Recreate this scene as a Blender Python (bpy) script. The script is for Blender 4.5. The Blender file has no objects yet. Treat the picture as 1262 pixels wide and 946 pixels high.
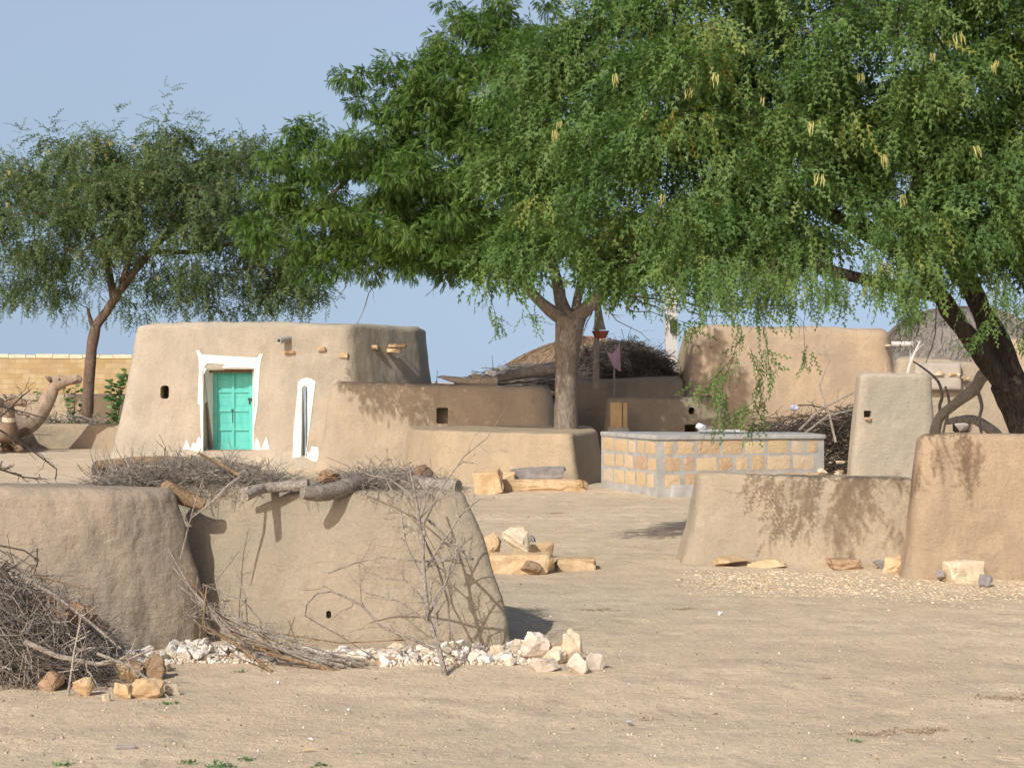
import bpy, bmesh, math, random
import numpy as np
from mathutils import Vector, Matrix, noise
from mathutils.bvhtree import BVHTree
random.seed(7); rng = np.random.default_rng(7)
PI = math.pi
scn = bpy.context.scene
COL = scn.collection
F = 2200.0; EYE = 1.7; HOR = 470.0; CX = 631.0
def P(px, py, Y): return Vector(((px-CX)*Y/F, Y, EYE-(py-HOR)*Y/F))
def gy(py): return F*EYE/(py-HOR)
def G(px, py, z=0.0):
    Y = gy(py); return Vector(((px-CX)*Y/F, Y, z))
U = random.uniform

# ---------------------------------------------------------------- materials
class NT:
    def __init__(s, name):
        s.m = bpy.data.materials.new(name); s.m.use_nodes = True
        s.t = s.m.node_tree; s.n = s.t.nodes
        s.b = s.n['Principled BSDF']; s.b.inputs['Roughness'].default_value = .9
        s.b.inputs['Specular IOR Level'].default_value = .2
        s.tc = s.n.new('ShaderNodeTexCoord')
    def L(s, a, b): s.t.links.new(a, b)
    def mapv(s, sc=(1,1,1), src='Object'):
        m = s.n.new('ShaderNodeMapping'); m.inputs['Scale'].default_value = sc
        s.L(s.tc.outputs[src], m.inputs['Vector']); return m.outputs['Vector']
    def noise(s, scale, detail=4, rough=.6, vec=None, dist=0):
        n = s.n.new('ShaderNodeTexNoise'); n.inputs['Scale'].default_value = scale
        n.inputs['Detail'].default_value = detail; n.inputs['Roughness'].default_value = rough
        n.inputs['Distortion'].default_value = dist
        s.L(vec if vec else s.tc.outputs['Object'], n.inputs['Vector']); return n.outputs['Fac']
    def vor(s, scale, feat='F1', vec=None, out='Distance'):
        n = s.n.new('ShaderNodeTexVoronoi'); n.feature = feat; n.inputs['Scale'].default_value = scale
        s.L(vec if vec else s.tc.outputs['Object'], n.inputs['Vector']); return n.outputs[out]
    def ramp(s, f, stops):
        r = s.n.new('ShaderNodeValToRGB'); e = r.color_ramp.elements
        while len(e) < len(stops): e.new(.5)
        for i, (p, c) in enumerate(stops):
            e[i].position = p; e[i].color = (c, c, c, 1) if isinstance(c, (int, float)) else (*c, 1)
        s.L(f, r.inputs['Fac']); return r.outputs['Color']
    def mix(s, f, a, b, mode='MIX'):
        m = s.n.new('ShaderNodeMix'); m.data_type = 'RGBA'; m.blend_type = mode
        if isinstance(f, (int, float)): m.inputs[0].default_value = f
        else: s.L(f, m.inputs[0])
        for v, i in ((a, 6), (b, 7)):
            if isinstance(v, tuple): m.inputs[i].default_value = (*v, 1)
            else: s.L(v, m.inputs[i])
        return m.outputs[2]
    def math(s, op, a, b=0):
        m = s.n.new('ShaderNodeMath'); m.operation = op
        for v, i in ((a, 0), (b, 1)):
            if isinstance(v, (int, float)): m.inputs[i].default_value = v
            else: s.L(v, m.inputs[i])
        return m.outputs[0]
    def attr(s, name):
        a = s.n.new('ShaderNodeAttribute'); a.attribute_name = name; return a.outputs['Fac']
    def color(s, c):
        if isinstance(c, tuple): s.b.inputs['Base Color'].default_value = (*c, 1)
        else: s.L(c, s.b.inputs['Base Color'])
    def bump(s, h, strength=.5, dist=.01, prev=None):
        b = s.n.new('ShaderNodeBump'); b.inputs['Strength'].default_value = strength
        b.inputs['Distance'].default_value = dist; s.L(h, b.inputs['Height'])
        if prev: s.L(prev, b.inputs['Normal'])
        s.L(b.outputs['Normal'], s.b.inputs['Normal']); return b.outputs['Normal']

def sc(c, k): return tuple(min(1, x*k) for x in c)
def mud_mat(name, base, streak=.5, crack=True, tone=(1.07,1.0,.93)):
    t = NT(name)
    big = t.noise(.9, 5, .6)
    c = t.mix(t.ramp(big, [(.33, 0), (.68, 1)]), sc(base, .84), tuple(min(1, base[i]*tone[i]*1.06) for i in range(3)))
    vs = t.noise(2.2, 4, .65, t.mapv((3.0, 3.0, .45)))
    c = t.mix(t.math('MULTIPLY', t.ramp(vs, [(.42, 0), (.7, 1)]), streak), c, sc(base, .72))
    pat = t.noise(1.7, 7, .72, None, .8)
    c = t.mix(t.ramp(pat, [(.56, 0), (.585, .38)]), c, tuple(min(1, base[i]*(1.16, 1.14, 1.1)[i]) for i in range(3)))
    pat2 = t.noise(2.9, 7, .75, t.mapv((1, 1, 1.6)), .5)
    c = t.mix(t.ramp(pat2, [(.60, 0), (.63, .45)]), c, tuple(base[i]*(.80, .74, .68)[i] for i in range(3)))
    fine = t.noise(38, 5, .7)
    c = t.mix(t.ramp(fine, [(.35, .35), (.62, 0)]), c, sc(base, .62))
    fl = t.vor(55, 'F1')
    c = t.mix(t.ramp(fl, [(.05, .5), (.12, 0)]), c, sc(base, 1.45))
    if crack:
        dn = t.n.new('ShaderNodeTexNoise'); dn.inputs['Scale'].default_value = 5; dn.inputs['Detail'].default_value = 5; t.L(t.tc.outputs['Object'], dn.inputs['Vector'])
        dv = t.n.new('ShaderNodeVectorMath'); dv.operation = 'MULTIPLY_ADD'; t.L(dn.outputs['Color'], dv.inputs[0]); dv.inputs[1].default_value = (.45, .45, .45); t.L(t.tc.outputs['Object'], dv.inputs[2])
        cr = t.vor(1.3, 'DISTANCE_TO_EDGE', dv.outputs[0])
        msk = t.math('MULTIPLY', t.ramp(cr, [(.0, 1), (.012, 0)]), t.ramp(t.noise(1.1, 3), [(.50, 0), (.60, .38)]))
        c = t.mix(msk, c, sc(base, .5))
    t.color(c)
    n = t.bump(t.noise(3.5, 6, .7, t.mapv((1, 1, .6))), .6, .06)
    n = t.bump(t.noise(9, 5, .65, t.mapv((.5, .5, 2.0)), 1.6), .55, .02, n)
    t.bump(t.noise(60, 5, .75), .5, .008, n)
    t.b.inputs['Roughness'].default_value = .97; t.b.inputs['Specular IOR Level'].default_value = .08
    return t.m
def plain(name, c, rough=.8, var=.25, scale=12, bump=.3, stretch=(1,1,1), bd=.01):
    t = NT(name); f = t.noise(scale, 6, .65, t.mapv(stretch))
    t.color(t.mix(t.ramp(f, [(.3, 0), (.7, 1)]), sc(c, 1-var), sc(c, 1+var)))
    t.bump(f, bump, bd); t.b.inputs['Roughness'].default_value = rough; return t.m
def rock_mat(name, a, b, scale=9, bd=.012):
    t = NT(name); f = t.noise(scale, 6, .7, None, .6)
    oi = t.n.new('ShaderNodeObjectInfo'); g = t.noise(scale*5, 4, .7)
    c = t.mix(t.ramp(f, [(.35, 0), (.65, 1)]), a, b)
    c = t.mix(t.ramp(g, [(.3, .5), (.5, 0)]), c, sc(a, .65))
    v = t.math('ADD', t.math('MULTIPLY', oi.outputs['Random'], .35), .8)
    h = t.n.new('ShaderNodeHueSaturation'); t.L(c, h.inputs['Color']); t.L(v, h.inputs['Value']); t.color(h.outputs[0])
    n = t.bump(f, .7, bd); t.bump(g, .5, bd*.3, n); return t.m
def leaf_mat(name, dark, light, yellow, transl=.35):
    t = NT(name); a = t.attr('tint')
    c = t.ramp(a, [(0, dark), (.72, light), (1, yellow)])
    t.color(c); t.b.inputs['Roughness'].default_value = .55; t.b.inputs['Specular IOR Level'].default_value = .3
    tr = t.n.new('ShaderNodeBsdfTranslucent'); t.L(t.mix(1.0, c, (.9, 1.15, .55), 'MULTIPLY'), tr.inputs['Color'])
    ms = t.n.new('ShaderNodeMixShader'); ms.inputs[0].default_value = transl
    t.L(t.b.outputs[0], ms.inputs[1]); t.L(tr.outputs[0], ms.inputs[2])
    t.L(ms.outputs[0], t.n['Material Output'].inputs['Surface']); return t.m
def wood_mat(name, a, b, scale=6, stretch=(1,1,.25)):
    t = NT(name); f = t.noise(scale, 6, .7, t.mapv(stretch), .4)
    g = t.noise(scale*7, 4, .7, t.mapv(stretch))
    c = t.mix(t.ramp(f, [(.35, 0), (.65, 1)]), a, b)
    t.color(t.mix(t.ramp(g, [(.38, .7), (.55, 0)]), c, sc(a, .4)))
    n = t.bump(f, .6, .03); t.bump(g, .8, .012, n); return t.m

MUD = (.50, .375, .245)
M = {}
M['house'] = mud_mat('mud_house', (.455, .41, .33), .25)
M['wing'] = mud_mat('mud_wing', (.41, .35, .265), .3)
M['plat'] = mud_mat('mud_platform', (.415, .34, .24), .35)
M['nearL'] = mud_mat('mud_near_left', (.36, .305, .235), .7)
M['nearC'] = mud_mat('mud_near_centre', (.335, .295, .225), .35)
M['shade'] = mud_mat('mud_grey_shade', (.25, .215, .165), .4)  # grey-brown mud, its colour also darkened to deepen the tree shade
M['right'] = mud_mat('mud_right_house', (.49, .385, .27), .35)
M['pale'] = mud_mat('mud_pale', (.41, .35, .26), .3)
M['orange'] = mud_mat('mud_orange', (.405, .31, .21), .8, tone=(1.12, 1.08, 1.1))
M['slab'] = mud_mat('mud_slab', (.53, .46, .355), .2)
t = NT('whitewash'); a_ = t.noise(9, 7, .75); t.color(t.mix(t.ramp(a_, [(.56, 0), (.64, .75)]), (.80, .79, .74), (.58, .50, .40))); t.bump(a_, .6, .012); M['white'] = t.m
t = NT('teal_paint'); a_ = t.noise(7, 6, .7, t.mapv((2, 2, .5))); b_ = t.noise(26, 5, .8, t.mapv((1, 1, .35)))
c = t.mix(t.ramp(a_, [(.35, 0), (.7, 1)]), (.09, .46, .40), (.15, .55, .48)); c = t.mix(t.ramp(b_, [(.6, 0), (.66, .8)]), c, (.32, .36, .30)); t.color(c); t.bump(b_, .4, .006); t.b.inputs['Roughness'].default_value = .7; M['teal'] = t.m
M['slit'] = plain('blue_grey_wood', (.28, .36, .40), .7, .35, 20, .4, (3, 3, .3))
M['dark'] = plain('dark_metal', (.06, .055, .05), .6, .3)
M['pipe'] = plain('pipe_clay', (.40, .38, .34), .7, .15)
M['cement'] = plain('cement', (.36, .355, .33), .95, .22, 5, .7)
M['whitelid'] = plain('white_enamel', (.7, .7, .68), .5, .05)
M['sand_rock'] = rock_mat('sandstone', (.47, .32, .17), (.62, .47, .29))
M['pale_rock'] = rock_mat('pale_sandstone', (.53, .43, .29), (.70, .61, .45))
M['grey_rock'] = rock_mat('grey_stone', (.25, .23, .22), (.40, .36, .33))
M['brown_rock'] = rock_mat('brown_stone', (.30, .20, .12), (.44, .31, .20))
M['white_rock'] = rock_mat('limestone', (.58, .51, .42), (.84, .80, .73), 5, .004)
M['boulder'] = rock_mat('buff_boulder', (.52, .43, .33), (.78, .71, .61))
M['clod'] = rock_mat('dung_clod', (.16, .10, .06), (.33, .23, .15), 20)
M['bark_neem'] = wood_mat('neem_bark', (.16, .13, .10), (.28, .24, .19), 7)
M['bark_dark'] = wood_mat('dark_bark', (.035, .028, .023), (.095, .075, .06), 7)
M['deadwood'] = wood_mat('dead_wood', (.24, .205, .165), (.44, .39, .33), 10, (1, 1, 1))
M['deadwood_l'] = wood_mat('pale_dead_wood', (.34, .29, .23), (.52, .45, .37), 9, (1, 1, 1))
M['brownwood'] = wood_mat('brown_wood', (.20, .13, .075), (.36, .25, .15), 8, (1, 1, 1))
M['darktwig'] = wood_mat('dark_twig', (.085, .07, .055), (.17, .14, .115), 12, (1, 1, 1))
M['thatch'] = wood_mat('grey_thatch', (.19, .17, .145), (.34, .30, .26), 5, (2, 2, .6))
M['thatch_b'] = wood_mat('brown_thatch', (.26, .17, .10), (.42, .31, .20), 6, (2, 2, .6))
M['neem'] = leaf_mat('neem_leaves', (.055, .12, .02), (.13, .215, .045), (.27, .30, .05), .34)
M['acacia'] = leaf_mat('feathery_leaves', (.07, .145, .04), (.18, .275, .08), (.36, .34, .08), .38)
M['acacia2'] = leaf_mat('far_feathery_leaves', (.08, .13, .05), (.16, .22, .085), (.30, .29, .10), .36)
M['calo'] = leaf_mat('broad_leaves', (.10, .20, .06), (.19, .31, .13), (.3, .38, .15), .25)
M['pod'] = plain('dry_pod', (.34, .33, .12), .7, .3)
M['camel'] = plain('camel_fur', (.33, .25, .18), 1, .35, 7, .9, (1, 1, .5), .05)
M['camel2'] = plain('dark_camel_fur', (.23, .165, .115), 1, .35, 7, .9, (1, 1, .5), .05)
M['cream'] = plain('cream_cloth', (.52, .45, .34), .9, .1)
M['eye'] = plain('dark_eye', (.02, .015, .01), .3, .1)
M['pink'] = plain('pink_cloth', (.52, .34, .40), .9, .1, 8, .2)
M['redpot'] = plain('terracotta', (.22, .07, .045), .8, .15)
M['net'] = plain('hemp', (.22, .19, .15), .9, .2)
M['yellow'] = plain('ochre_stone', (.48, .34, .18), .9, .2, 5, .5)
M['concrete'] = plain('pole_concrete', (.56, .54, .50), .9, .08)
M['dung'] = plain('dry_dung', (.26, .19, .125), .95, .3, 40, .8)
M['litter'] = plain('white_plastic', (.8, .8, .8), .5, .05)
M['litterb'] = plain('blue_plastic', (.38, .40, .50), .5, .1)
t = NT('gravel_chips'); t.color(t.ramp(t.attr('tint'), [(0, (.42, .32, .21)), (.5, (.58, .45, .29)), (1, (.70, .58, .41))])); M['chips'] = t.m
t = NT('pebbles'); t.color(t.ramp(t.attr('tint'), [(0, (.14, .10, .07)), (.3, (.42, .34, .24)), (.93, (.58, .48, .35)), (1, (.8, .77, .7))])); M['pebble'] = t.m
t = NT('tank_stone'); f = t.noise(14, 6, .7, None, .5)
c = t.ramp(t.attr('tint'), [(0, (.42, .28, .17)), (.45, (.52, .38, .21)), (.8, (.58, .46, .28)), (1, (.52, .44, .36))])
c = t.mix(t.ramp(f, [(.35, .7), (.6, 0)]), c, (.55, .43, .30)); t.color(c)
n_ = t.bump(f, .8, .03); M['tankstone'] = t.m

# ---- brick wall
t = NT('yellow_brick')
br = t.n.new('ShaderNodeTexBrick'); sp = t.n.new('ShaderNodeSeparateXYZ'); cb = t.n.new('ShaderNodeCombineXYZ')
t.L(t.tc.outputs['Object'], sp.inputs[0]); t.L(sp.outputs['X'], cb.inputs[0]); t.L(sp.outputs['Z'], cb.inputs[1])
nv = t.n.new('ShaderNodeTexNoise'); nv.inputs['Scale'].default_value = 1.6; nv.inputs['Detail'].default_value = 3; t.L(t.tc.outputs['Object'], nv.inputs['Vector'])
vm = t.n.new('ShaderNodeVectorMath'); vm.operation = 'MULTIPLY_ADD'; t.L(nv.outputs['Color'], vm.inputs[0]); vm.inputs[1].default_value = (.16, .09, 0); t.L(cb.outputs[0], vm.inputs[2]); t.L(vm.outputs[0], br.inputs['Vector']); br.inputs['Scale'].default_value = 1
br.inputs['Brick Width'].default_value = .5; br.inputs['Row Height'].default_value = .185; br.inputs['Mortar Size'].default_value = .014; br.inputs['Mortar Smooth'].default_value = .6
br.inputs['Color1'].default_value = (.38, .26, .11, 1); br.inputs['Color2'].default_value = (.48, .38, .22, 1); br.inputs['Mortar'].default_value = (.30, .24, .16, 1)
f = t.noise(1.8, 5, .7)
t.color(t.mix(t.ramp(f, [(.4, 0), (.65, .7)]), br.outputs['Color'], (.33, .24, .14)))
t.bump(br.outputs['Fac'], -.6, .03); M['brick'] = t.m

# ---- ground
t = NT('sand_ground')
a = t.noise(.35, 6, .6); b = t.noise(2.6, 6, .7); d = t.noise(22, 6, .75)
S = (.46, .36, .25)
c = t.mix(t.ramp(a, [(.35, 0), (.65, 1)]), (.63, .495, .335), (.76, .615, .43))
c = t.mix(t.ramp(b, [(.42, 0), (.66, .75)]), c, (.49, .395, .28))
c = t.mix(t.ramp(d, [(.35, .6), (.55, 0)]), c, (.44, .36, .26))
sp_ = t.vor(20, 'F1'); c = t.mix(t.ramp(sp_, [(.08, .55), (.16, 0)]), c, (.36, .28, .20))
sp2 = t.vor(33, 'F1', t.mapv((1, 1, 1))); c = t.mix(t.ramp(sp2, [(.07, .6), (.13, 0)]), c, (.68, .60, .47))
tk_ = t.noise(1.0, 5, .7, t.mapv((.35, 2.6, 1)), .4)
c = t.mix(t.ramp(tk_, [(.5, 0), (.68, .3)]), c, (.45, .36, .255))
scu = t.vor(.9, 'F1', t.mapv((.7, 1.6, 1))); c = t.mix(t.math('MULTIPLY', t.ramp(scu, [(.0, .6), (.22, 0)]), t.ramp(t.noise(14, 5, .8), [(.45, 0), (.58, 1)])), c, (.31, .24, .165))
t.color(c)
fp = t.vor(3.2, 'SMOOTH_F1', t.mapv((1, .8, 1))); n_ = t.bump(t.ramp(fp, [(.12, 0), (.3, 1)]), .45, .025); n_ = t.bump(t.noise(5, 6, .7), .5, .05, n_); n_ = t.bump(t.noise(19, 5, .75), .8, .02, n_); t.bump(t.noise(70, 4, .8), .5, .008, n_)
t.b.inputs['Roughness'].default_value = 1; t.b.inputs['Specular IOR Level'].default_value = .05
M['ground'] = t.m

# ---------------------------------------------------------------- object helpers
WO = {}
def mk(name, V, Fc, mat, parent=None, origin=None, smooth=False, tint=None, sharp=None):
    V = np.asarray(V, dtype=np.float64).reshape(-1, 3)
    if parent is not None: o0 = WO[parent.name]
    elif origin is not None: o0 = Vector(origin)
    else:
        mn, mx = V.min(0), V.max(0); o0 = Vector(((mn[0]+mx[0])/2, (mn[1]+mx[1])/2, mn[2]))
    V = V - np.array(o0)
    me = bpy.data.meshes.new(name)
    if isinstance(Fc, np.ndarray):
        nf, k = Fc.shape
        me.vertices.add(len(V)); me.vertices.foreach_set('co', V.astype(np.float32).ravel())
        me.loops.add(nf*k); me.loops.foreach_set('vertex_index', Fc.astype(np.int32).ravel())
        me.polygons.add(nf); me.polygons.foreach_set('loop_start', np.arange(0, nf*k, k, dtype=np.int32))
        me.update(calc_edges=True)
    else: me.from_pydata(V.tolist(), [], Fc)
    me.materials.append(mat)
    if tint is not None:
        at = me.attributes.new('tint', 'FLOAT', 'FACE'); at.data.foreach_set('value', np.asarray(tint, dtype=np.float32))
    if smooth:
        me.polygons.foreach_set('use_smooth', [True]*len(me.polygons))
        if sharp: me.set_sharp_from_angle(angle=math.radians(sharp))
    o = bpy.data.objects.new(name, me); COL.objects.link(o)
    if parent is not None: o.parent = parent
    else: o.location = o0
    WO[o.name] = o0
    return o
def tag(o, label=None, cat=None, group=None, kind=None):
    if label: o['label'] = label
    if cat: o['category'] = cat
    if group: o['group'] = group
    if kind: o['kind'] = kind
    return o
def thing(name, label, cat, loc, group=None):
    o = bpy.data.objects.new(name, None); COL.objects.link(o); o.location = loc; o.empty_display_size = .2
    WO[o.name] = Vector(loc); return tag(o, label, cat, group)

class MB:
    def __init__(s): s.v = []; s.f = []; s.t = []
    def add(s, V, Fc, tint=0):
        b = len(s.v); s.v.extend([tuple(x) for x in V]); s.f.extend([tuple(i+b for i in f) for f in Fc]); s.t.extend([tint]*len(Fc))
    def tube(s, pts, rad, sides=6, cap=True, tint=0):
        pts = [Vector(p) for p in pts]; n = len(pts)
        if isinstance(rad, (int, float)): rad = [rad]*n
        up = Vector((.13, .21, 1)); V = []; prev = None
        for i in range(n):
            d = (pts[min(i+1, n-1)]-pts[max(i-1, 0)])
            if d.length < 1e-9: d = Vector((0, 0, 1))
            d.normalize()
            a = (prev - d*prev.dot(d)) if prev else d.cross(up if abs(d.z) < .95 else Vector((1, .2, 0)))
            if a.length < 1e-6: a = d.cross(Vector((1, 0, 0)))
            a.normalize(); prev = a; b = d.cross(a)
            for k in range(sides):
                w = 2*PI*k/sides; V.append(pts[i]+(a*math.cos(w)+b*math.sin(w))*rad[i])
        Fc = [(i*sides+k, i*sides+(k+1) % sides, (i+1)*sides+(k+1) % sides, (i+1)*sides+k) for i in range(n-1) for k in range(sides)]
        if cap: Fc.append(tuple(range(sides))[::-1]); Fc.append(tuple((n-1)*sides+k for k in range(sides)))
        s.add(V, Fc, tint)
    def box(s, c, d, R=None, tint=0):
        V = [Vector((x*d[0]/2, y*d[1]/2, z*d[2]/2)) for x in (-1, 1) for y in (-1, 1) for z in (-1, 1)]
        if R is not None: V = [R @ v for v in V]
        s.add([v+Vector(c) for v in V], [(0,1,3,2),(4,6,7,5),(0,4,5,1),(2,3,7,6),(0,2,6,4),(1,5,7,3)], tint)
    def build(s, name, mat, parent=None, **k): return mk(name, s.v, s.f, mat, parent, **k)

# ---------------------------------------------------------------- mud walls
def mitre(poly, ins):
    n = len(poly); out = []
    lines = []
    for i in range(n):
        a = Vector(poly[i]); b = Vector(poly[(i+1) % n]); d = (b-a).normalized(); nn = Vector((-d.y, d.x))   # inward for CCW
        lines.append((a+nn*ins[i], d))
    for i in range(n):
        p, d = lines[i-1]; q, e = lines[i]
        den = d.x*e.y-d.y*e.x
        if abs(den) < 1e-4: out.append(q.copy()); continue
        s_ = ((q.x-p.x)*e.y-(q.y-p.y)*e.x)/den; out.append(p+d*s_)
    return out
def mud_shape(poly, h, batter=.1, weights=None, flare=.0, top_r=.1, fil=.15, ds=.06, bp=1.5, amp=.03, fs=.9, hf=None, seed=0, zn=.02, fine=.006):
    """closed mud block: poly CCW [(x,y)], rounded top, battered sides"""
    n = len(poly); poly = [Vector(p) for p in poly]
    w = weights or [1]*n
    fil = fil if isinstance(fil, (list, tuple)) else [fil]*n
    ne = [max(2, int((poly[(i+1) % n]-poly[i]).length/ds)) for i in range(n)]
    nc = [max(4, int(f*1.6/ds)) for f in fil]
    nz = max(8, int(h/ds)); rings = []
    for i in range(nz+1):
        u = i/nz; z = -.08+(h-top_r+.08)*u; zz = max(0, z)
        rings.append((batter*(zz/h)**bp - flare*math.exp(-zz/.22), z))
    i0 = rings[-1][0]
    for k in range(1, 8):
        a = k/7*PI/2; rings.append((i0+top_r*(1-math.cos(a)), h-top_r+top_r*math.sin(a)))
    base = rings[-1][0]
    rings.append((base+.03, h+.002))
    V = []; cnt = None
    for (ins, z) in rings:
        vec = [ins*w[i] if ins > 0 else ins for i in range(n)]
        if z > h-top_r: vec = [i0*w[i]+(ins-i0) for i in range(n)]
        c = mitre(poly, vec); ring = []
        for i in range(n):
            a, b, d = c[i-1], c[i], c[(i+1) % n]
            r1 = min(fil[i], .45*(a-b).length); r2 = min(fil[i], .45*(d-b).length)
            p = b+(a-b).normalized()*r1; q = b+(d-b).normalized()*r2
            for k in range(nc[i]):
                t_ = k/nc[i]; ring.append(p*(1-t_)**2+b*2*t_*(1-t_)+q*t_*t_)
            r3 = min(fil[(i+1) % n], .45*(d-b).length); e = d+(b-d).normalized()*r3
            for k in range(ne[i]):
                ring.append(q.lerp(e, k/ne[i]))
        cnt = len(ring)
        for k in range(cnt):
            tg = ring[(k+1) % cnt]-ring[k-1]; nn = Vector((tg.y, -tg.x))
            nn = nn.normalized() if nn.length > 1e-9 else nn
            p = Vector((ring[k].x, ring[k].y, z)); q = p+Vector((seed*7.3, seed*3.1, 0))
            dsp = amp*noise.noise(q*fs)+amp*.5*noise.noise(q*fs*2.7)+fine*noise.noise(Vector((q.x*9, q.y*9, q.z*4)))+fine*.5*noise.noise(q*22)
            hz = 1.0 if z > h*.4 else max(0, z)/(h*.4)
            zz = z*((hf(p.x, p.y)) if hf else 1) + hz*(zn*noise.noise(Vector((q.x*.9, q.y*.9, 5)))+zn*.4*noise.noise(Vector((q.x*4, q.y*4, 5))))
            V.append((p.x+nn.x*dsp, p.y+nn.y*dsp, zz))
    R = len(rings)
    Fc = [(r*cnt+k, r*cnt+(k+1) % cnt, (r+1)*cnt+(k+1) % cnt, (r+1)*cnt+k) for r in range(R-1) for k in range(cnt)]
    Fc.append(tuple(range(cnt))[::-1]); Fc.append(tuple((R-1)*cnt+k for k in range(cnt)))
    return V, Fc
def cut(V, Fc, boxes):
    """boolean recesses: boxes = (center, dims)"""
    def raw(v, f):
        me = bpy.data.meshes.new('tmp'); me.from_pydata([tuple(x) for x in v], [], f); o = bpy.data.objects.new('tmp', me); COL.objects.link(o); return o
    a = raw(V, Fc)
    bm = bmesh.new(); bm.from_mesh(a.data); bmesh.ops.triangulate(bm, faces=[f for f in bm.faces if len(f.verts) > 4]); bm.to_mesh(a.data); bm.free()
    cs = []
    for c, d, bev in boxes:
        bm = bmesh.new(); bmesh.ops.create_cube(bm, size=1)
        for v in bm.verts: v.co = Vector((v.co.x*d[0], v.co.y*d[1], v.co.z*d[2]))
        if bev:
            es = [e for e in bm.edges if abs((e.verts[0].co-e.verts[1].co).normalized().y) > .9]
            bmesh.ops.bevel(bm, geom=es, offset=bev, segments=4, profile=.5, affect='EDGES')
        for v in bm.verts: v.co += Vector(c)
        me = bpy.data.meshes.new('c'); bm.to_mesh(me); bm.free(); o = bpy.data.objects.new('c', me); COL.objects.link(o); cs.append(o)
        m = a.modifiers.new('b', 'BOOLEAN'); m.operation = 'DIFFERENCE'; m.object = o; m.solver = 'EXACT'
    dg = bpy.context.evaluated_depsgraph_get(); me = bpy.data.meshes.new_from_object(a.evaluated_get(dg))
    V2 = [v.co[:] for v in me.vertices]; F2 = [tuple(p.vertices) for p in me.polygons]
    for o in cs+[a]: bpy.data.objects.remove(o)
    return V2, F2
def mudwall(name, label, cat, mat, poly, h, holes=None, part=None, **k):
    V, Fc = mud_shape(poly, h, **k)
    if holes: V, Fc = cut(V, Fc, holes)
    o = mk(name, V, Fc, mat, part, smooth=True, sharp=42)
    if part is None: tag(o, label, cat)
    bvh = BVHTree.FromPolygons([Vector(v) for v in V], Fc)
    return o, bvh
def decal(bvh, polys, off=.008, thick=.03, cuts=5):
    """raised plaster/paint patches following a wall; polys in world (x,z); returns MB"""
    mb = MB()
    for pl in polys:
        bm = bmesh.new(); vs = [bm.verts.new((x, 0, z)) for x, z in pl]; bm.faces.new(vs)
        bmesh.ops.triangulate(bm, faces=bm.faces[:])
        bmesh.ops.subdivide_edges(bm, edges=bm.edges[:], cuts=cuts, use_grid_fill=True)
        bm.verts.ensure_lookup_table()
        bd = {v.index for v in bm.verts if v.is_boundary}
        co = []
        for v in bm.verts:
            x, z = v.co.x, v.co.z
            if v.index in bd: x += .006*noise.noise(Vector((x*30, z*30, 1))); z += .006*noise.noise(Vector((x*30, z*30, 9)))
            hit = bvh.ray_cast(Vector((x, v.co.y-100, z)) if False else Vector((x, 0, z)), Vector((0, 1, 0)))
            y = hit[0].y if hit[0] else 35
            co.append(Vector((x, y-off, z)))
        nf = [tuple(v.index for v in f.verts) for f in bm.faces]
        n0 = len(co); back = [c+Vector((0, thick, 0)) for c in co]; Fc = list(nf)
        for e in bm.edges:
            if e.is_boundary: a, b = e.verts[0].index, e.verts[1].index; Fc.append((a, b, b+n0, a+n0))
        mb.add(co+back, Fc); bm.free()
    return mb

# ---------------------------------------------------------------- rocks
def rock_mesh(seed, dims=(1, 1, 1), n=14, boxy=.5, rough=.03, sub=1):
    r = random.Random(seed); bm = bmesh.new()
    for i in range(n):
        v = Vector((r.gauss(0, 1), r.gauss(0, 1), r.gauss(0, 1))).normalized()
        m = max(abs(v.x), abs(v.y), abs(v.z)); v = v.lerp(v/m, boxy)*r.uniform(.85, 1.05)*.5
        bm.verts.new(v)
    if boxy > .7:
        for x in (-1, 1):
            for y in (-1, 1):
                for z in (-1, 1): bm.verts.new((x*.5*r.uniform(.68, 1), y*.5*r.uniform(.7, 1), z*.5*r.uniform(.66, 1)))
    g = bmesh.ops.convex_hull(bm, input=bm.verts[:])
    bmesh.ops.delete(bm, geom=[v for v in bm.verts if not v.link_faces], context='VERTS')
    bmesh.ops.dissolve_limit(bm, angle_limit=.12, verts=bm.verts[:], edges=bm.edges[:])
    bmesh.ops.bevel(bm, geom=bm.edges[:], offset=.03, segments=1, affect='EDGES')
    bmesh.ops.triangulate(bm, faces=bm.faces[:])
    if sub: bmesh.ops.subdivide_edges(bm, edges=bm.edges[:], cuts=sub, use_grid_fill=True)
    for v in bm.verts:
        v.co += v.co.normalized()*rough*(noise.noise(v.co*4+Vector((seed, 0, 0)))+.6*noise.noise(v.co*11+Vector((seed, 3, 0))))
        v.co = Vector((v.co.x*dims[0], v.co.y*dims[1], v.co.z*dims[2]))
    V = [v.co[:] for v in bm.verts]; bm.verts.index_update(); Fc = [tuple(v.index for v in f.verts) for f in bm.faces]; bm.free()
    return V, Fc
def rock(name, label, px, base, w, h, mat, seed, depth=None, boxy=.6, rot=0, tilt=0, group=None, z0=0, Y=None):
    """px,base: pixel of base centre; w,h in pixels"""
    Yd = Y or gy(base); s = Yd/F; W = w*s; H = h*s; D = depth or W*.7
    V, Fc = rock_mesh(seed, (W, D, H*1.15), 16, boxy, .075, 2)
    R = Matrix.Rotation(rot, 3, 'Z') @ Matrix.Rotation(tilt, 3, 'Y')
    c = Vector(((px-CX)*s, Yd+D*.4, z0+H*.40))
    V = [R @ Vector(v)+c for v in V]
    return tag(mk(name, V, Fc, mat), label, 'stone', group)

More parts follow.
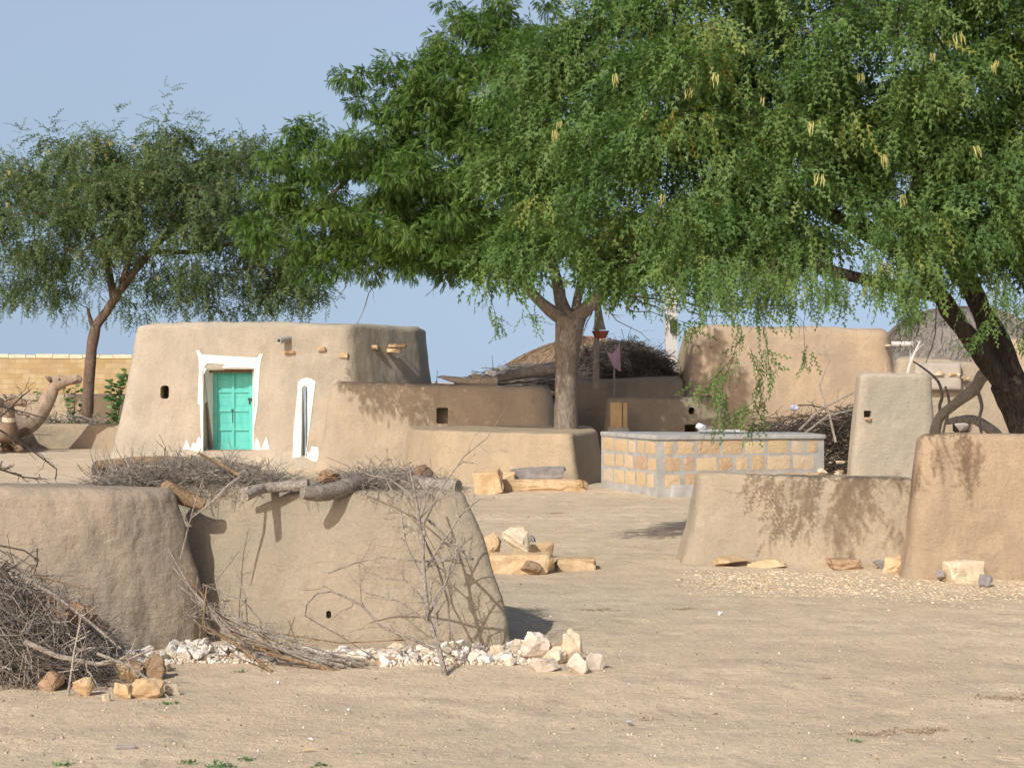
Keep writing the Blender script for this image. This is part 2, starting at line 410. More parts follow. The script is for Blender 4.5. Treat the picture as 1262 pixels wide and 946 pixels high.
# ---------------------------------------------------------------- sticks and brush
def wiggly(a, b, n=6, w=.08, sag=0, seed=None):
    a, b = Vector(a), Vector(b); L = (b-a).length; q = Vector((U(0, 99), U(0, 99), U(0, 99)))
    out = []
    for i in range(n):
        t_ = i/(n-1); e = math.sin(PI*t_)
        o = Vector((noise.noise(q+Vector((t_*2.3, 0, 0))), noise.noise(q+Vector((0, t_*2.3, 7))), noise.noise(q+Vector((5, 0, t_*2.3)))))
        out.append(a.lerp(b, t_)+o*w*L*(.25+e)-Vector((0, 0, sag*e)))
    return out
def branchy(mb, pts, r0, r1, depth=2, kids=4, klen=.5, ang=.7, sides=5, up=.15):
    pts = [Vector(p) for p in pts]; n = len(pts)
    mb.tube(pts, [r0+(r1-r0)*i/(n-1) for i in range(n)], sides)
    if depth <= 0: return
    L = sum((pts[i+1]-pts[i]).length for i in range(n-1))
    for k in range(kids):
        f = U(.2, .97)*(n-1); i = min(n-2, int(f)); t_ = f-i; p = pts[i].lerp(pts[i+1], t_)
        d = (pts[i+1]-pts[i]).normalized(); rv = Vector((random.gauss(0, 1), random.gauss(0, .6), random.gauss(0, 1)+up)).normalized()
        dd = (d+rv*ang*1.3).normalized(); l = L*klen*U(.35, 1)*(1-.45*f/(n-1))
        rr = max(.0012, (r0+(r1-r0)*f/(n-1))*.55)
        branchy(mb, wiggly(p, p+dd*l, 5, .22), rr, max(.001, rr*.35), depth-1, max(1, kids-1), klen*.9, ang, max(3, sides-1), up)
def brush(sampler, n, length=(.3, .7), rad=(.002, .006), dirf=None, seg=5, twigs=2, curl=.25):
    mb = MB()
    for i in range(n):
        c = Vector(sampler()); d = Vector(dirf()) if dirf else Vector((random.gauss(0, 1), random.gauss(0, 1), random.gauss(0, .35)))
        d.normalize(); l = U(*length); r = U(*rad)
        pts = wiggly(c-d*l/2, c+d*l/2, seg, curl); mb.tube(pts, [r*(1-.6*k/(seg-1)) for k in range(seg)], 3, False)
        for j in range(twigs):
            k = random.randint(1, seg-2); dd = (d+Vector((random.gauss(0, .7), random.gauss(0, .7), random.gauss(0, .7)))).normalized()
            mb.tube(wiggly(pts[k], pts[k]+dd*l*U(.15, .4), 3, curl), [r*.6, r*.45, r*.25], 3, False)
    return mb

# ---------------------------------------------------------------- foliage
def inst(tv, tf, dirs, pos, scale, roll=None, downright=None):
    """place template (built along +X, flat in XY) N times"""
    N = len(pos); x = dirs/np.linalg.norm(dirs, axis=1, keepdims=True)
    up = rng.normal(size=(N, 3))*.55+np.array([0, 0, 1.0]); y = np.cross(up, x); y /= np.linalg.norm(y, axis=1, keepdims=True)+1e-9
    z = np.cross(x, y)
    V = (tv[None, :, 0, None]*x[:, None, :]+tv[None, :, 1, None]*y[:, None, :]+tv[None, :, 2, None]*z[:, None, :])*scale[:, None, None]+pos[:, None, :]
    Fc = tf[None]+(np.arange(N)*len(tv))[:, None, None]
    return V.reshape(-1, 3), Fc.reshape(-1, tf.shape[1])
def quadleaf(p, d, side, L, W, sag=0):
    """diamond-ish leaflet"""
    p = np.array(p, float); d = np.array(d, float); side = np.array(side, float)
    return [p, p+d*L*.45+side*W/2+np.array([0, 0, sag*.3]), p+d*L+np.array([0, 0, -sag]), p+d*L*.45-side*W/2+np.array([0, 0, sag*.3])]
def tmpl_neem():
    V = []; r = random.Random(3)
    for i in range(5):
        x = .035+i*.033; zz = -.9*x*x*2
        for s in (-1, 1):
            d = np.array([.62, s*.78, -.15]); d /= np.linalg.norm(d); V += quadleaf((x, 0, zz), d, np.array([.78, -s*.62, .1]), .078*(1-.25*abs(i-2)/3), .032, .02)
    V += quadleaf((.19, 0, -.07), (1, 0, -.3), (0, 1, 0), .075, .03, .02)
    return np.array(V), np.arange(len(V)).reshape(-1, 4)
def tmpl_feather(n=9, L=.34, pin=.062, w=.021, seed=1):
    V = []; r = random.Random(seed)
    for i in range(n):
        x = .02+L*i/n; zz = -.35*x*x/L
        s = 1 if i % 2 else -1
        for a in (.35, .95):
            aa = a+r.uniform(-.2, .2); d = np.array([math.cos(aa), s*math.sin(aa), r.uniform(-.45, .1)]); d /= np.linalg.norm(d)
            sd = np.array([-math.sin(aa)*s, math.cos(aa), r.uniform(-.3, .3)]); V += quadleaf((x, 0, zz), d, sd, pin*r.uniform(.8, 1.15), w, .01)
    V += [np.array([0, -.0025, 0]), np.array([0, .0025, 0]), np.array([L, .001, -.35*L]), np.array([L, -.001, -.35*L])]
    return np.array(V), np.arange(len(V)).reshape(-1, 4)
def sample_clusters(puffs, Y0, yr, dens, ds=None):
    """puffs: (px,py,r px[,dY]) -> cluster centres"""
    out = []
    for pf in puffs:
        px, py, r = pf[:3]; dY = pf[3] if len(pf) > 3 else 0
        c = P(px, py, Y0+dY); R = r*(Y0+dY)/F; RY = min(R*1.25, yr)
        n = max(2, int(dens*R*R*(RY/R)**.5))
        for i in range(n):
            v = Vector((random.gauss(0, 1), random.gauss(0, 1), random.gauss(0, 1))).normalized()*(U(.25, 1)**.45)
            out.append(Vector((c.x+v.x*R, c.y+v.y*RY, c.z+v.z*R)))
    return out
def lim(cs, prof):
    xs_ = [a for a, b in prof]; ys_ = [b for a, b in prof]; out = []
    for c in cs:
        px = c.x*F/c.y+CX; py = HOR-(c.z-EYE)*F/c.y
        if py < np.interp(px, xs_, ys_)+14*noise.noise(Vector((px*.035, 3, c.y)))+U(-7, 5): out.append(c)
    return out
def grow(limbs, centres, minr=.006, alpha=2.3, droop=0.0):
    """limbs: list of (pts, radii); returns branch MB connecting every cluster"""
    pos = []; par = []; r0 = []
    for pts, rad, parent in limbs:
        last = parent
        for p, r in zip(pts, rad):
            pos.append(np.array(p)); par.append(-1 if last is None else last); r0.append(r); last = len(pos)-1
    nl = len(pos)
    base = np.array(pos[0]); order = sorted(centres, key=lambda c: (Vector(c)-Vector(pos[nl-1])).length)
    arr = np.zeros((nl+len(centres)*4+8, 3)); arr[:nl] = np.array(pos); cnt = nl; depth = [0]*nl
    for c in order:
        cv = np.array(c); d = np.linalg.norm(arr[:cnt]-cv, axis=1); d[:3] += 2
        j = int(np.argmin(d)); L = d[j]; m = max(1, min(3, int(L/.45))); last = j
        q = Vector((U(0, 50), U(0, 50), 0))
        for k in range(1, m+1):
            t_ = k/m; p = arr[j]*(1-t_)+cv*t_+np.array(noise.noise_vector(q+Vector((t_*2, 0, 0))))*.13*L*(1 if k < m else 0)
            p[2] += math.sin(PI*t_)*L*.12; arr[cnt] = p; par.append(last); last = cnt; cnt += 1
    w = np.zeros(cnt)
    child = np.zeros(cnt, int)
    for i in range(nl, cnt): child[par[i]] += 1
    for i in range(cnt-1, -1, -1):
        if child[i] == 0 and i >= nl: w[i] += minr**alpha
        if par[i] >= 0: w[par[i]] += w[i]
    mb = MB()
    for i in range(nl, cnt):
        ri = w[i]**(1/alpha); rp = min(w[par[i]]**(1/alpha), ri*1.5) if par[i] >= nl else ri*1.15
        if ri > .0: mb.tube([arr[par[i]], arr[i]], [rp, ri], 5 if ri > .02 else 3, False)
    return mb
def limb_tube(mb, pts, rad, sides=14, wob=.06):
    """smoothed knobbly limb"""
    pts = [Vector(p) for p in pts]; out = []; rr = []
    n = len(pts)
    for i in range(n-1):
        p0, p1, p2, p3 = pts[max(i-1, 0)], pts[i], pts[i+1], pts[min(i+2, n-1)]
        for k in range(6):
            t_ = k/6; out.append(.5*((2*p1)+(p2-p0)*t_+(2*p0-5*p1+4*p2-p3)*t_*t_+(3*p1-p0-3*p2+p3)*t_**3)); rr.append(rad[i]*(1-t_)+rad[i+1]*t_)
    out.append(pts[-1]); rr.append(rad[-1])
    b = len(mb.v); mb.tube(out, rr, sides)
    for i in range(b, len(mb.v)):
        ring = (i-b)//sides; c = out[min(ring, len(out)-1)]; v = Vector(mb.v[i]); r = v-c
        mb.v[i] = tuple(c+r*(1+wob*2*noise.noise(v*3)+wob*noise.noise(Vector((v.x*14, v.y*14, v.z*3)))))
def foliage(centres, per, spread, tv, tf, dirf, scale=(.8, 1.2), tintb=(.25, .25), shell=.6):
    """leaves around every cluster centre"""
    pos = []; dirs = []; tint = []
    for c in centres:
        k = int(per*U(.6, 1.3)); s_ = spread*U(.7, 1.25)
        v = rng.normal(size=(k, 3)); v /= np.linalg.norm(v, axis=1, keepdims=True); rad = rng.uniform(.15, 1, (k, 1))**.6
        off = v*rad*s_*np.array([1, 1, .62]); pos.append(np.array(c)+off)
        dirs.append(dirf(v, k)); ct = random.gauss(tintb[0], tintb[1])
        tint.append(np.clip(ct+rng.normal(0, .1, k), 0, 1))
    pos = np.vstack(pos); dirs = np.vstack(dirs); tint = np.concatenate(tint)
    V, Fc = inst(tv, tf, dirs, pos, rng.uniform(*scale, len(pos)))
    return V, Fc, np.repeat(tint, len(tf))

# ================================================================= SETTING
# ground: one sheet, fine near, out to the horizon
def axis(lo, hi, step, far):
    a = list(np.arange(lo, hi, step)); s = step; x = hi
    while x < far: a.append(x); s *= 1.35; x += s
    s = step; x = lo-step; b = []
    while x > -far: b.append(x); s *= 1.35; x -= s
    return np.array(b[::-1]+a)
xs = axis(-8, 9, .07, 4000); ys = axis(7, 32, .07, 4000)
gx, gyy = np.meshgrid(xs, ys); gz = np.zeros_like(gx)
for i in range(gx.shape[0]):
    y = ys[i]
    if -5 < y < 60:
        fy = 1 if y < 32 else max(0, 1-(y-32)/28)
        for j in range(gx.shape[1]):
            x = xs[j]
            if -12 < x < 14: gz[i, j] = fy*(.022*noise.noise(Vector((x*.7, y*.7, 0)))+.010*noise.noise(Vector((x*2.6, y*2.6, 3)))+.006*noise.noise(Vector((x*7, y*7, 8))))
nx = len(xs); idx = np.arange(gx.size).reshape(gx.shape)
Fg = np.stack([idx[:-1, :-1], idx[:-1, 1:], idx[1:, 1:], idx[1:, :-1]], -1).reshape(-1, 4)
g = mk('ground', np.stack([gx, gyy, gz], -1).reshape(-1, 3), Fg, M['ground'], origin=(0, 0, 0), smooth=True); g['kind'] = 'structure'

# ---------------------------------------------------------------- HOUSE WITH TEAL DOOR
hb = thing('mud_house', 'flat-roofed beige mud house with a teal door framed in whitewash', 'house', (-5, 36.5, 0))
def XZ(px, py, Y=35.0): p = P(px, py, Y); return (p.x, p.z)
x0, z0 = XZ(253, 555); x1, z1 = XZ(314.5, 455)
sx0, sz0 = XZ(373.8, 561); sx1, sz1 = XZ(379.6, 477)
nx0, nz = XZ(205, 483)
holes = [(((x0+x1)/2, 34.9, (z0+z1)/2), (x1-x0, 1.15, z1-z0), 0), (((sx0+sx1)/2, 34.9, (sz0+sz1)/2), (sx1-sx0, .9, sz1-sz0), 0),
         ((nx0, 34.9, nz), (.17, 1.2, .26), .06)]
house_w, bv = mudwall('wall', None, None, M['house'], [(-7.82, 34.72), (-3.02, 34.8), (-1.6, 36.75), (-1.6, 39.2), (-7.82, 39.2)], 2.84,
    holes=holes, part=hb, batter=.34, weights=[.55, .75, .8, .5, 1.3], flare=.16, top_r=.13, fil=[.3, .13, .3, .3, .3], ds=.06, bp=1.0, amp=.04, seed=1, zn=.05)
def surfY(x, z):
    h_ = bv.ray_cast(Vector((x, 0, z)), Vector((0, 1, 0))); return h_[0].y if h_[0] else 35
# door leaf (2 x 4 panels) set back in the opening
yd = 35.28; dx0 = XZ(264.2, 500, 35.3)[0]; dx1 = XZ(311.8, 500, 35.3)[0]; dz0 = z0+.01; dz1 = XZ(0, 457, 35.3)[1]
mb = MB(); W = dx1-dx0; H = dz1-dz0; cxd = (dx0+dx1)/2
mb.box((cxd, yd, (dz0+dz1)/2), (W, .03, H))
for k in range(9): mb.box((cxd+U(-.003, .003), yd-.016, dz0+H*(k+.5)/9), (W-.08, .008, H/9-.012))
for x in (dx0+.035, cxd, dx1-.035): mb.box((x, yd-.03, (dz0+dz1)/2), (.07 if x != cxd else .05, .035, H))
for k in range(5):
    zz = dz0+.03+(H-.06)*k/4
    for a, b in ((dx0+.072, cxd-.027), (cxd+.027, dx1-.072)): mb.box(((a+b)/2, yd-.028, zz), (b-a, .03, .055))
door = mb.build('door', M['teal'], hb); door['label'] = 'teal painted wooden panel door'
mb = MB(); p = Vector((cxd-.01, yd-.06, dz0+H*.5)); mb.tube([p+Vector((.025*math.cos(a), -.01, .025*math.sin(a))) for a in np.linspace(0, 2*PI, 9)], .006, 5); mb.tube([p, p-Vector((0, 0, .24))], .006, 5)
mb.build('door_ring', M['dark'], door)
mb = MB(); mb.box((dx1-.05, yd-.06, dz0+H*.64), (.07, .03, .05)); mb.tube([(dx1-.06, yd-.07, dz0+H*.62), (dx1-.06, yd-.07, dz0+H*.58)], .015, 6); mb.build('latch', M['dark'], door)
# door frame timber and splayed white reveal, lintel, threshold
mb = MB()
mb.add([(x0+.0, surfY(x0, z)-.004, z) for z in (z0, z1)]+[(dx0-.005, yd-.03, z) for z in (z1, z0)]+[(x0-.03, yd-.03, z) for z in (z1, z0)], [(0, 3, 2, 1), (1, 2, 4), (0, 5, 3)])
mb.build('door_reveal', M['white'], hb)
mb = MB(); mb.box(((dx1+x1)/2+.01, 35.2, (z0+z1)/2), (.05, .3, z1-z0-.01)); mb.build('door_reveal', M['white'], hb)
mb = MB(); mb.box(((x0+x1)/2, 35.2, z1-.035), (x1-x0+.02, .26, .06)); mb.build('lintel', M['brownwood'], hb)
mb = MB(); mb.box(((x0+x1)/2, 35.1, z0-.03), (x1-x0+.04, .5, .08)); mb.build('threshold', M['wing'], hb)
# whitewashed surround
def px2(pl): return [XZ(a, b) for a, b in pl]
sur = [[(246, 441), (245, 437), (243, 433), (246, 431), (250, 437), (285, 439), (318, 441), (321, 436), (325, 436.5), (323, 441), (321, 454), (300, 453), (275, 453.4), (252.6, 454), (252.4, 470), (252.4, 498), (246, 498), (246.5, 470), (247, 455)],
       [(314.3, 454), (321, 454), (320, 480), (318.5, 505), (314, 532), (313.5, 553.5), (303, 554.5), (306, 545), (313, 530), (316, 500)],
       [(248.5, 498), (252.3, 498), (252.6, 530), (252.8, 553), (250.5, 553), (250.5, 530)],
       [(228, 553), (231, 546), (232.5, 541.5), (235, 547), (237.5, 553.5)], [(237.2, 553.5), (240, 546.5), (241.5, 543.5), (243.5, 548), (246, 540), (248.5, 537), (251, 552), (254, 555.5), (246, 556)],
       [(313, 553.5), (316, 547), (318.5, 538.5), (321, 545), (323.5, 553.5)], [(323.7, 553.5), (327, 546), (330, 537.5), (332, 545), (334, 553.5)]]
mb = decal(bv, [px2(q) for q in sur], .010, .035, 5); mb.build('door_surround', M['white'], hb)
sl = [[(368, 471), (372, 467), (378, 465.2), (384, 466.5), (389.5, 470), (386, 480), (384, 500), (382, 530), (379.5, 540), (378.6, 563), (376.5, 563.5), (376.5, 561.5), (381, 530), (380.8, 477.0), (372.8, 477.0), (372.8, 520), (372.6, 562), (362.5, 563.5), (363.5, 530), (366, 500), (367.5, 485)],
      [(377.5, 562), (379, 552), (381, 557), (382.5, 563), (383, 558), (385.5, 549.5), (387, 556), (388.5, 561), (390, 555), (393, 550), (394.5, 560), (394.5, 569), (385, 566)]]
mb = decal(bv, [px2(q) for q in sl], .010, .035, 5); mb.build('slit_surround', M['white'], hb)
sY = surfY((sx0+sx1)/2-.12, 1.0); mb = MB(); mb.box(((sx0+sx1)/2, sY+.07, (sz0+sz1)/2), (sx1-sx0+.03, .03, sz1-sz0)); mb.box(((sx0+sx1)/2+.01, sY+.04, (sz0+sz1)/2), (.02, .03, sz1-sz0)); s_ = mb.build('slit_shutter', M['slit'], hb)
mb = MB(); mb.box(((sx0+sx1)/2, 35.13, sz1-.03), (sx1-sx0+.06, .2, .06)); mb.build('slit_lintel', M['brownwood'], hb)
# pipes and projecting stones
def spout(px, py, Y, d, r=.055, mat='pipe'):
    b = P(px, py, Y); d = Vector(d); mb = MB(); n = 16
    ring = lambda q, rr: [q+(Vector((0, 0, 1))*math.sin(2*PI*k/n)+d.cross(Vector((0, 0, 1))).normalized()*math.cos(2*PI*k/n))*rr for k in range(n)]
    e = b+d; V = ring(b-d*.3, r)+ring(e, r)+ring(e, r*.72)+ring(b, r*.72)
    Fc = [(j*n+k, j*n+(k+1) % n, (j+1)*n+(k+1) % n, (j+1)*n+k) for j in range(3) for k in range(n)]; Fc.append(tuple(range(3*n, 4*n))); mb.add(V, Fc); return mb
spout(365, 415, 35.15, (-.28, -.48, -.09), .062).build('rain_spout', M['pipe'], hb)
spout(215, 413, 35.15, (-.03, -.22, -.02), .05).build('rain_spout', M['pipe'], hb)
for (px, py, w, h_, Y) in ((289, 432, 14, 3.5, 35.03), (357, 434, 13, 3.5, 35.0), (397, 430, 10, 6, 35.0), (423, 438, 12, 7, 35.0), (462, 428, 9, 6, 35.6), (486, 432, 20, 6, 35.75), (490, 426, 24, 5, 35.75)):
    V, Fc = rock_mesh(int(px), (w/62, .3, h_/62), 14, .8, .03); c = P(px, py, Y); mk('projecting_stone', [Vector(v)+c for v in V], Fc, M['sand_rock'], hb)
for i in range(9):
    mb = MB(); a = P(U(195, 300), 400, 35.9+U(0, 1)); a.z = 2.86; b = a+Vector((U(-.5, .9), U(-.3, .3), U(-.02, .03))); mb.tube(wiggly(a, b, 5, .1), U(.008, .02), 4)
    tag(mb.build('stick', M['deadwood_l']), 'dry stick lying on the flat roof of the teal-door house', 'stick', 'dry sticks on the roof of the teal-door house')

# wing of the house (lower block with the niche)
wg = P(545, 512, 34.1)
mudwall('mud_outbuilding', 'low rounded mud outbuilding with one small square niche, right of the teal-door house', 'outbuilding', M['wing'],
    [(-3.72, 34.05), (.95, 33.95), (1.0, 36.6), (-3.5, 36.4)], 1.64, holes=[((wg.x, 34.0, wg.z), (.22, 1.0, .30), .03)],
    batter=.22, weights=[.9, 1, .5, .9], flare=.12, top_r=.16, fil=[.35, .6, .3, .3], ds=.06, amp=.03, seed=3, zn=.03, hf=lambda x, y: 1.0-.012*(x+1))
# platform round the tree
mudwall('mud_platform', 'long low mud platform wall with a rounded corner, in front of the big tree', 'wall', M['plat'],
    [(-1.95, 31.6), (-1.1, 29.9), (1.02, 28.85), (1.55, 30.6), (1.6, 33.6), (-2.0, 33.6)], .86, batter=.10, flare=.06, top_r=.07, fil=[.7, 1.1, .16, .3, .3, .3], ds=.06, amp=.02, seed=4, zn=.02)
# shaded yard walls
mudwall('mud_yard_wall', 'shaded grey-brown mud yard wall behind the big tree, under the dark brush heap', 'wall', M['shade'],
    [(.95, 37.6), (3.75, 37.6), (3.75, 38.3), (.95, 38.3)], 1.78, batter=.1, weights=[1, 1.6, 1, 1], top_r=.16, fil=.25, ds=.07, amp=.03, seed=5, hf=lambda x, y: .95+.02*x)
hw = P(852, 506, 34.4); hw2 = P(851, 528, 34.4)
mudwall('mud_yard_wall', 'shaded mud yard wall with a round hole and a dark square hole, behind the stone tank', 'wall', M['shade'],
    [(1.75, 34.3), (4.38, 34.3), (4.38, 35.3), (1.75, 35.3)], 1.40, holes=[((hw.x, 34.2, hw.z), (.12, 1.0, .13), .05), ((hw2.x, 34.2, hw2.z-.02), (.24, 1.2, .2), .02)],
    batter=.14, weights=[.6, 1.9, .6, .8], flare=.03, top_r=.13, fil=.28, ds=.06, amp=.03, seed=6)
V, Fc = rock_mesh(5, (.13, .1, .05), 12, .3); c = P(873, 488, 34.8); tag(mk('shard', [Vector(v)+c for v in V], Fc, M['redpot']), 'broken clay shard lying on top of the shaded wall behind the tank', 'shard')
V, Fc = rock_mesh(8, (.07, .08, .12), 12, .5); c = P(862, 486, 34.8); tag(mk('stone', [Vector(v)+c for v in V], Fc, M['brown_rock']), 'tiny upright dark stone on top of the shaded wall behind the tank', 'stone')
# ochre post
pt = thing('door_post', 'ochre stone gatepost with a whitewashed foot against the shaded yard wall', 'post', P(762, 535, 33.6)*1)
pt.location.z = 0; WO[pt.name] = Vector(pt.location)
a = P(764, 0, 33.6).x; mb = MB(); mb.box((a-.07, 33.7, .72), (.21, .16, 1.16)); mb.build('post_slab', M['yellow'], pt)
mb = MB(); mb.box((a+.10, 33.72, .72), (.08, .14, 1.16)); mb.build('post_slab', M['yellow'], pt)
V, Fc = rock_mesh(22, (.44, .3, .62), 20, .8, .03); mk('post_foot', [Vector(v)+Vector((a-.02, 33.7, .55)) for v in V], Fc, M['cement'], pt)

# right-hand big house
rh = thing('mud_house', 'big plain orange-beige mud house behind the brush, between the pale pole and thatched dome', 'house', (6, 40, 0))
mudwall('wall', None, None, M['right'], [(3.5, 38.0), (8.5, 38.0), (8.6, 42), (3.5, 42)], 2.90, part=rh, batter=.42, weights=[.5, .9, .5, 1.1], flare=.1, top_r=.22, fil=.5, ds=.08, bp=1.0, amp=.06, seed=8, zn=.05, hf=lambda x, y: 1.005-.006*(x-4))
spout(1104, 424, 38.6, (.36, 0, .0), .06).build('rain_spout', M['concrete'], rh)
for (px, py, w) in ((1094, 426, 9), (876, 427, 4), (860, 426, 3)):
    V, Fc = rock_mesh(int(px), (w/58, .55, .06), 12, .6); c = P(px, py, 38.2); mk('projecting_stone', [Vector(v)+c for v in V], Fc, M['pale_rock'], rh)

# thatched dome hut
def hut(name, label, cx, cy, R, h0, top, mat, wallmat, seed, pe=(.85, 1.15)):
    th = thing(name, label, 'hut', (cx, cy, 0))
    mb = MB(); n = 48; prof = []
    for i in range(15):
        u = i/14; prof.append((R*math.cos(u*PI/2)**pe[0] if i < 14 else .02, h0+(top-h0)*math.sin(u*PI/2)**pe[1]))
    prof = [(R*.96, h0-.12)]+prof; V = []
    for (r, z) in prof:
        for k in range(n):
            w_ = 2*PI*k/n; q = Vector((math.cos(w_)*r, math.sin(w_)*r, z)); d = 1+.05*noise.noise(q*1.3+Vector((seed, 0, 0)))+.02*noise.noise(q*6)
            V.append((cx+q.x*d, cy+q.y*d, z+.05*noise.noise(q*2)))
    Fc = [(j*n+k, j*n+(k+1) % n, (j+1)*n+(k+1) % n, (j+1)*n+k) for j in range(len(prof)-1) for k in range(n)]; Fc.append(tuple((len(prof)-1)*n+k for k in range(n)))
    mb.add(V, Fc); rf = mb.build('roof', mat, th, smooth=True)
    mb = MB()
    for i in range(2600):
        w_ = U(0, 2*PI); u = U(0, .95); du = U(.05, .13); p = []
        for q in (u, u+du/2, u+du):
            rr = R*math.cos(min(q, 1)*PI/2)**pe[0]+.03; p.append((cx+rr*math.cos(w_+U(-.01, .01)), cy+rr*math.sin(w_), h0+(top-h0)*math.sin(min(q, 1)*PI/2)**pe[1]+U(.0, .05)))
            w_ += U(-.03, .03)
        mb.tube(p, .008, 3, False)
    mb.build('straw', mat, rf)
    mb = MB(); V = []; r = R*.82
    for z in (0, h0+.05):
        for k in range(n): V.append((cx+r*math.cos(2*PI*k/n), cy+r*math.sin(2*PI*k/n), z))
    mb.add(V, [(k, (k+1) % n, n+(k+1) % n, n+k) for k in range(n)]); mb.build('wall', wallmat, th, smooth=True)
    return th
hut('thatched_hut', 'grey domed thatch roof of a round hut behind the forked tree on the right', 11.35, 45, 2.35, 1.75, 3.55, M['thatch'], M['pale'], 1)
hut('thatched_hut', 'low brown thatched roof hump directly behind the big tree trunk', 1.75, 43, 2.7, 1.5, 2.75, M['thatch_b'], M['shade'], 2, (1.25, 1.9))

# slab wall and ruin walls on the right
sl_, bvs = mudwall('mud_slab_wall', 'tall pale upright mud slab wall with a small stone-lined niche, right of the tank', 'wall', M['slab'],
    [(4.52, 24.0), (5.72, 24.0), (5.85, 24.9), (4.62, 24.9)], 1.80, holes=[(P(1070, 510, 24)+Vector((0, 0, 0)), (.10, .5, .09), .01)], batter=.12, weights=[.4, .5, .5, 1.3], top_r=.07, fil=.12, ds=.05, amp=.02, seed=9, zn=.04, bp=1.0)
V, Fc = rock_mesh(31, (.14, .12, .05), 12, .7); c = P(1069, 517, 24.05); tag(mk('stone', [Vector(v)+c for v in V], Fc, M['sand_rock']), 'small flat orange stone under the niche of the pale slab wall', 'stone')
rn = thing('ruined_wall', 'broken pale mud wall with a whitewashed panel, behind the leaning gnarled log', 'wall', (7.6, 30.3, 0))
mudwall('wall', None, None, M['pale'], [(6.35, 30.0), (8.5, 30.0), (8.5, 30.6), (6.35, 30.6)], 1.98, part=rn, holes=[(P(1187, 523, 30)+Vector((0, .05, 0)), (.34, .5, .28), .06)],
    batter=.1, weights=[1, 1, 1, 1.5], top_r=.08, fil=.15, ds=.06, amp=.05, seed=10, zn=.1, hf=lambda x, y: 1.06-.05*max(0, x-7.6)*2)
mb = MB(); V, Fc = mud_shape([(6.75, 29.93), (7.55, 29.93), (7.55, 30.1), (6.75, 30.1)], .38, batter=.02, top_r=.03, fil=.05, ds=.05, amp=.02, seed=11)
mk('whitewashed_panel', [(x, y, z+1.64) for x, y, z in V], Fc, plain('grey_wash', (.42, .37, .31), .9, .12, 6, .4), rn, smooth=True)
V, Fc = rock_mesh(77, (.26, .2, .22), 14, .4); c = P(1187, 524, 30)+Vector((0, .1, 0)); mk('plug_stone', [Vector(v)+c for v in V], Fc, M['grey_rock'], rn)
for i in range(9):
    V, Fc = rock_mesh(80+i, (U(.12, .22), .16, U(.05, .09)), 12, .7); c = P(1130+i*8+U(-3, 3), 463+U(-3, 3)+(4 if i > 6 else 0), 29.95); mk('wall_stone', [Vector(v)+c for v in V], Fc, M['sand_rock'] if i % 3 else M['pale_rock'], rn)
mudwall('mud_wall', 'orange-beige mud wall seen past the forked tree trunk at the right edge', 'wall', M['right'],
    [(8.6, 33.4), (13.5, 33.6), (13.5, 34.4), (8.6, 34.2)], 2.5, batter=.15, top_r=.15, fil=.3, ds=.09, amp=.05, seed=12, zn=.08)
# right walls, nearer
mudwall('mud_low_wall', 'low pale mud wall dappled with hanging leaf shadows, left of the orange wall', 'wall', M['pale'],
    [(1.62, 16.62), (3.95, 16.35), (3.98, 17.2), (1.62, 17.3)], .83, batter=.17, weights=[.7, 1, .6, .78], flare=.04, top_r=.06, fil=[.16, .2, .2, .16], ds=.035, bp=1.0, amp=.035, fs=1.4, seed=13, zn=.035, hf=lambda x, y: 1.02-.01*x)
mudwall('mud_end_wall', 'orange-brown mud wall running out of frame on the right, pale boulder at its foot', 'wall', M['orange'],
    [(3.42, 15.45), (7.6, 15.2), (7.6, 15.85), (3.48, 16.05)], 1.24, batter=.15, weights=[.9, 1, .6, 1.0], flare=.03, top_r=.09, fil=.15, ds=.035, bp=1.1, amp=.03, seed=14, zn=.02)
# left background: low walls and brick wall
mudwall('mud_low_wall', 'long low orange mud wall behind the two camels', 'wall', M['plat'],
    [(-12.6, 45.2), (-7.5, 44.9), (-7.5, 45.5), (-12.6, 45.8)], .62, batter=.1, top_r=.1, fil=.2, ds=.09, amp=.03, seed=15)
mudwall('mud_low_wall', 'pale mud wall in front of the yellow brick wall', 'wall', M['pale'],
    [(-17.5, 52), (-11.2, 52), (-11.2, 52.6), (-17.5, 52.6)], 1.32, batter=.08, top_r=.12, fil=.25, ds=.1, amp=.05, seed=16)
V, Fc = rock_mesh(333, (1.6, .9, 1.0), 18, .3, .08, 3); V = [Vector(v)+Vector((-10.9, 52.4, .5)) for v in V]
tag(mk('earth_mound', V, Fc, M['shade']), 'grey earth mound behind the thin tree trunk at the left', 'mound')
bw = thing('brick_wall', 'long yellow stone brick wall with a pale coping far behind the camels', 'wall', (-16, 65, 0))
mb = MB(); x = -26
mb.box((-18.5, 65.2, 1.28), (15.5, .4, 2.56)); mb.build('brickwork', M['brick'], bw)
mb = MB(); x = -26.2
while x < -10.9:
    w_ = U(.35, .7); mb.box((x+w_/2, 65.2, 2.61+U(-.015, .03)), (w_-.02, .46, .11+U(0, .04))); x += w_
mb.build('coping', M['pale_rock'], bw)

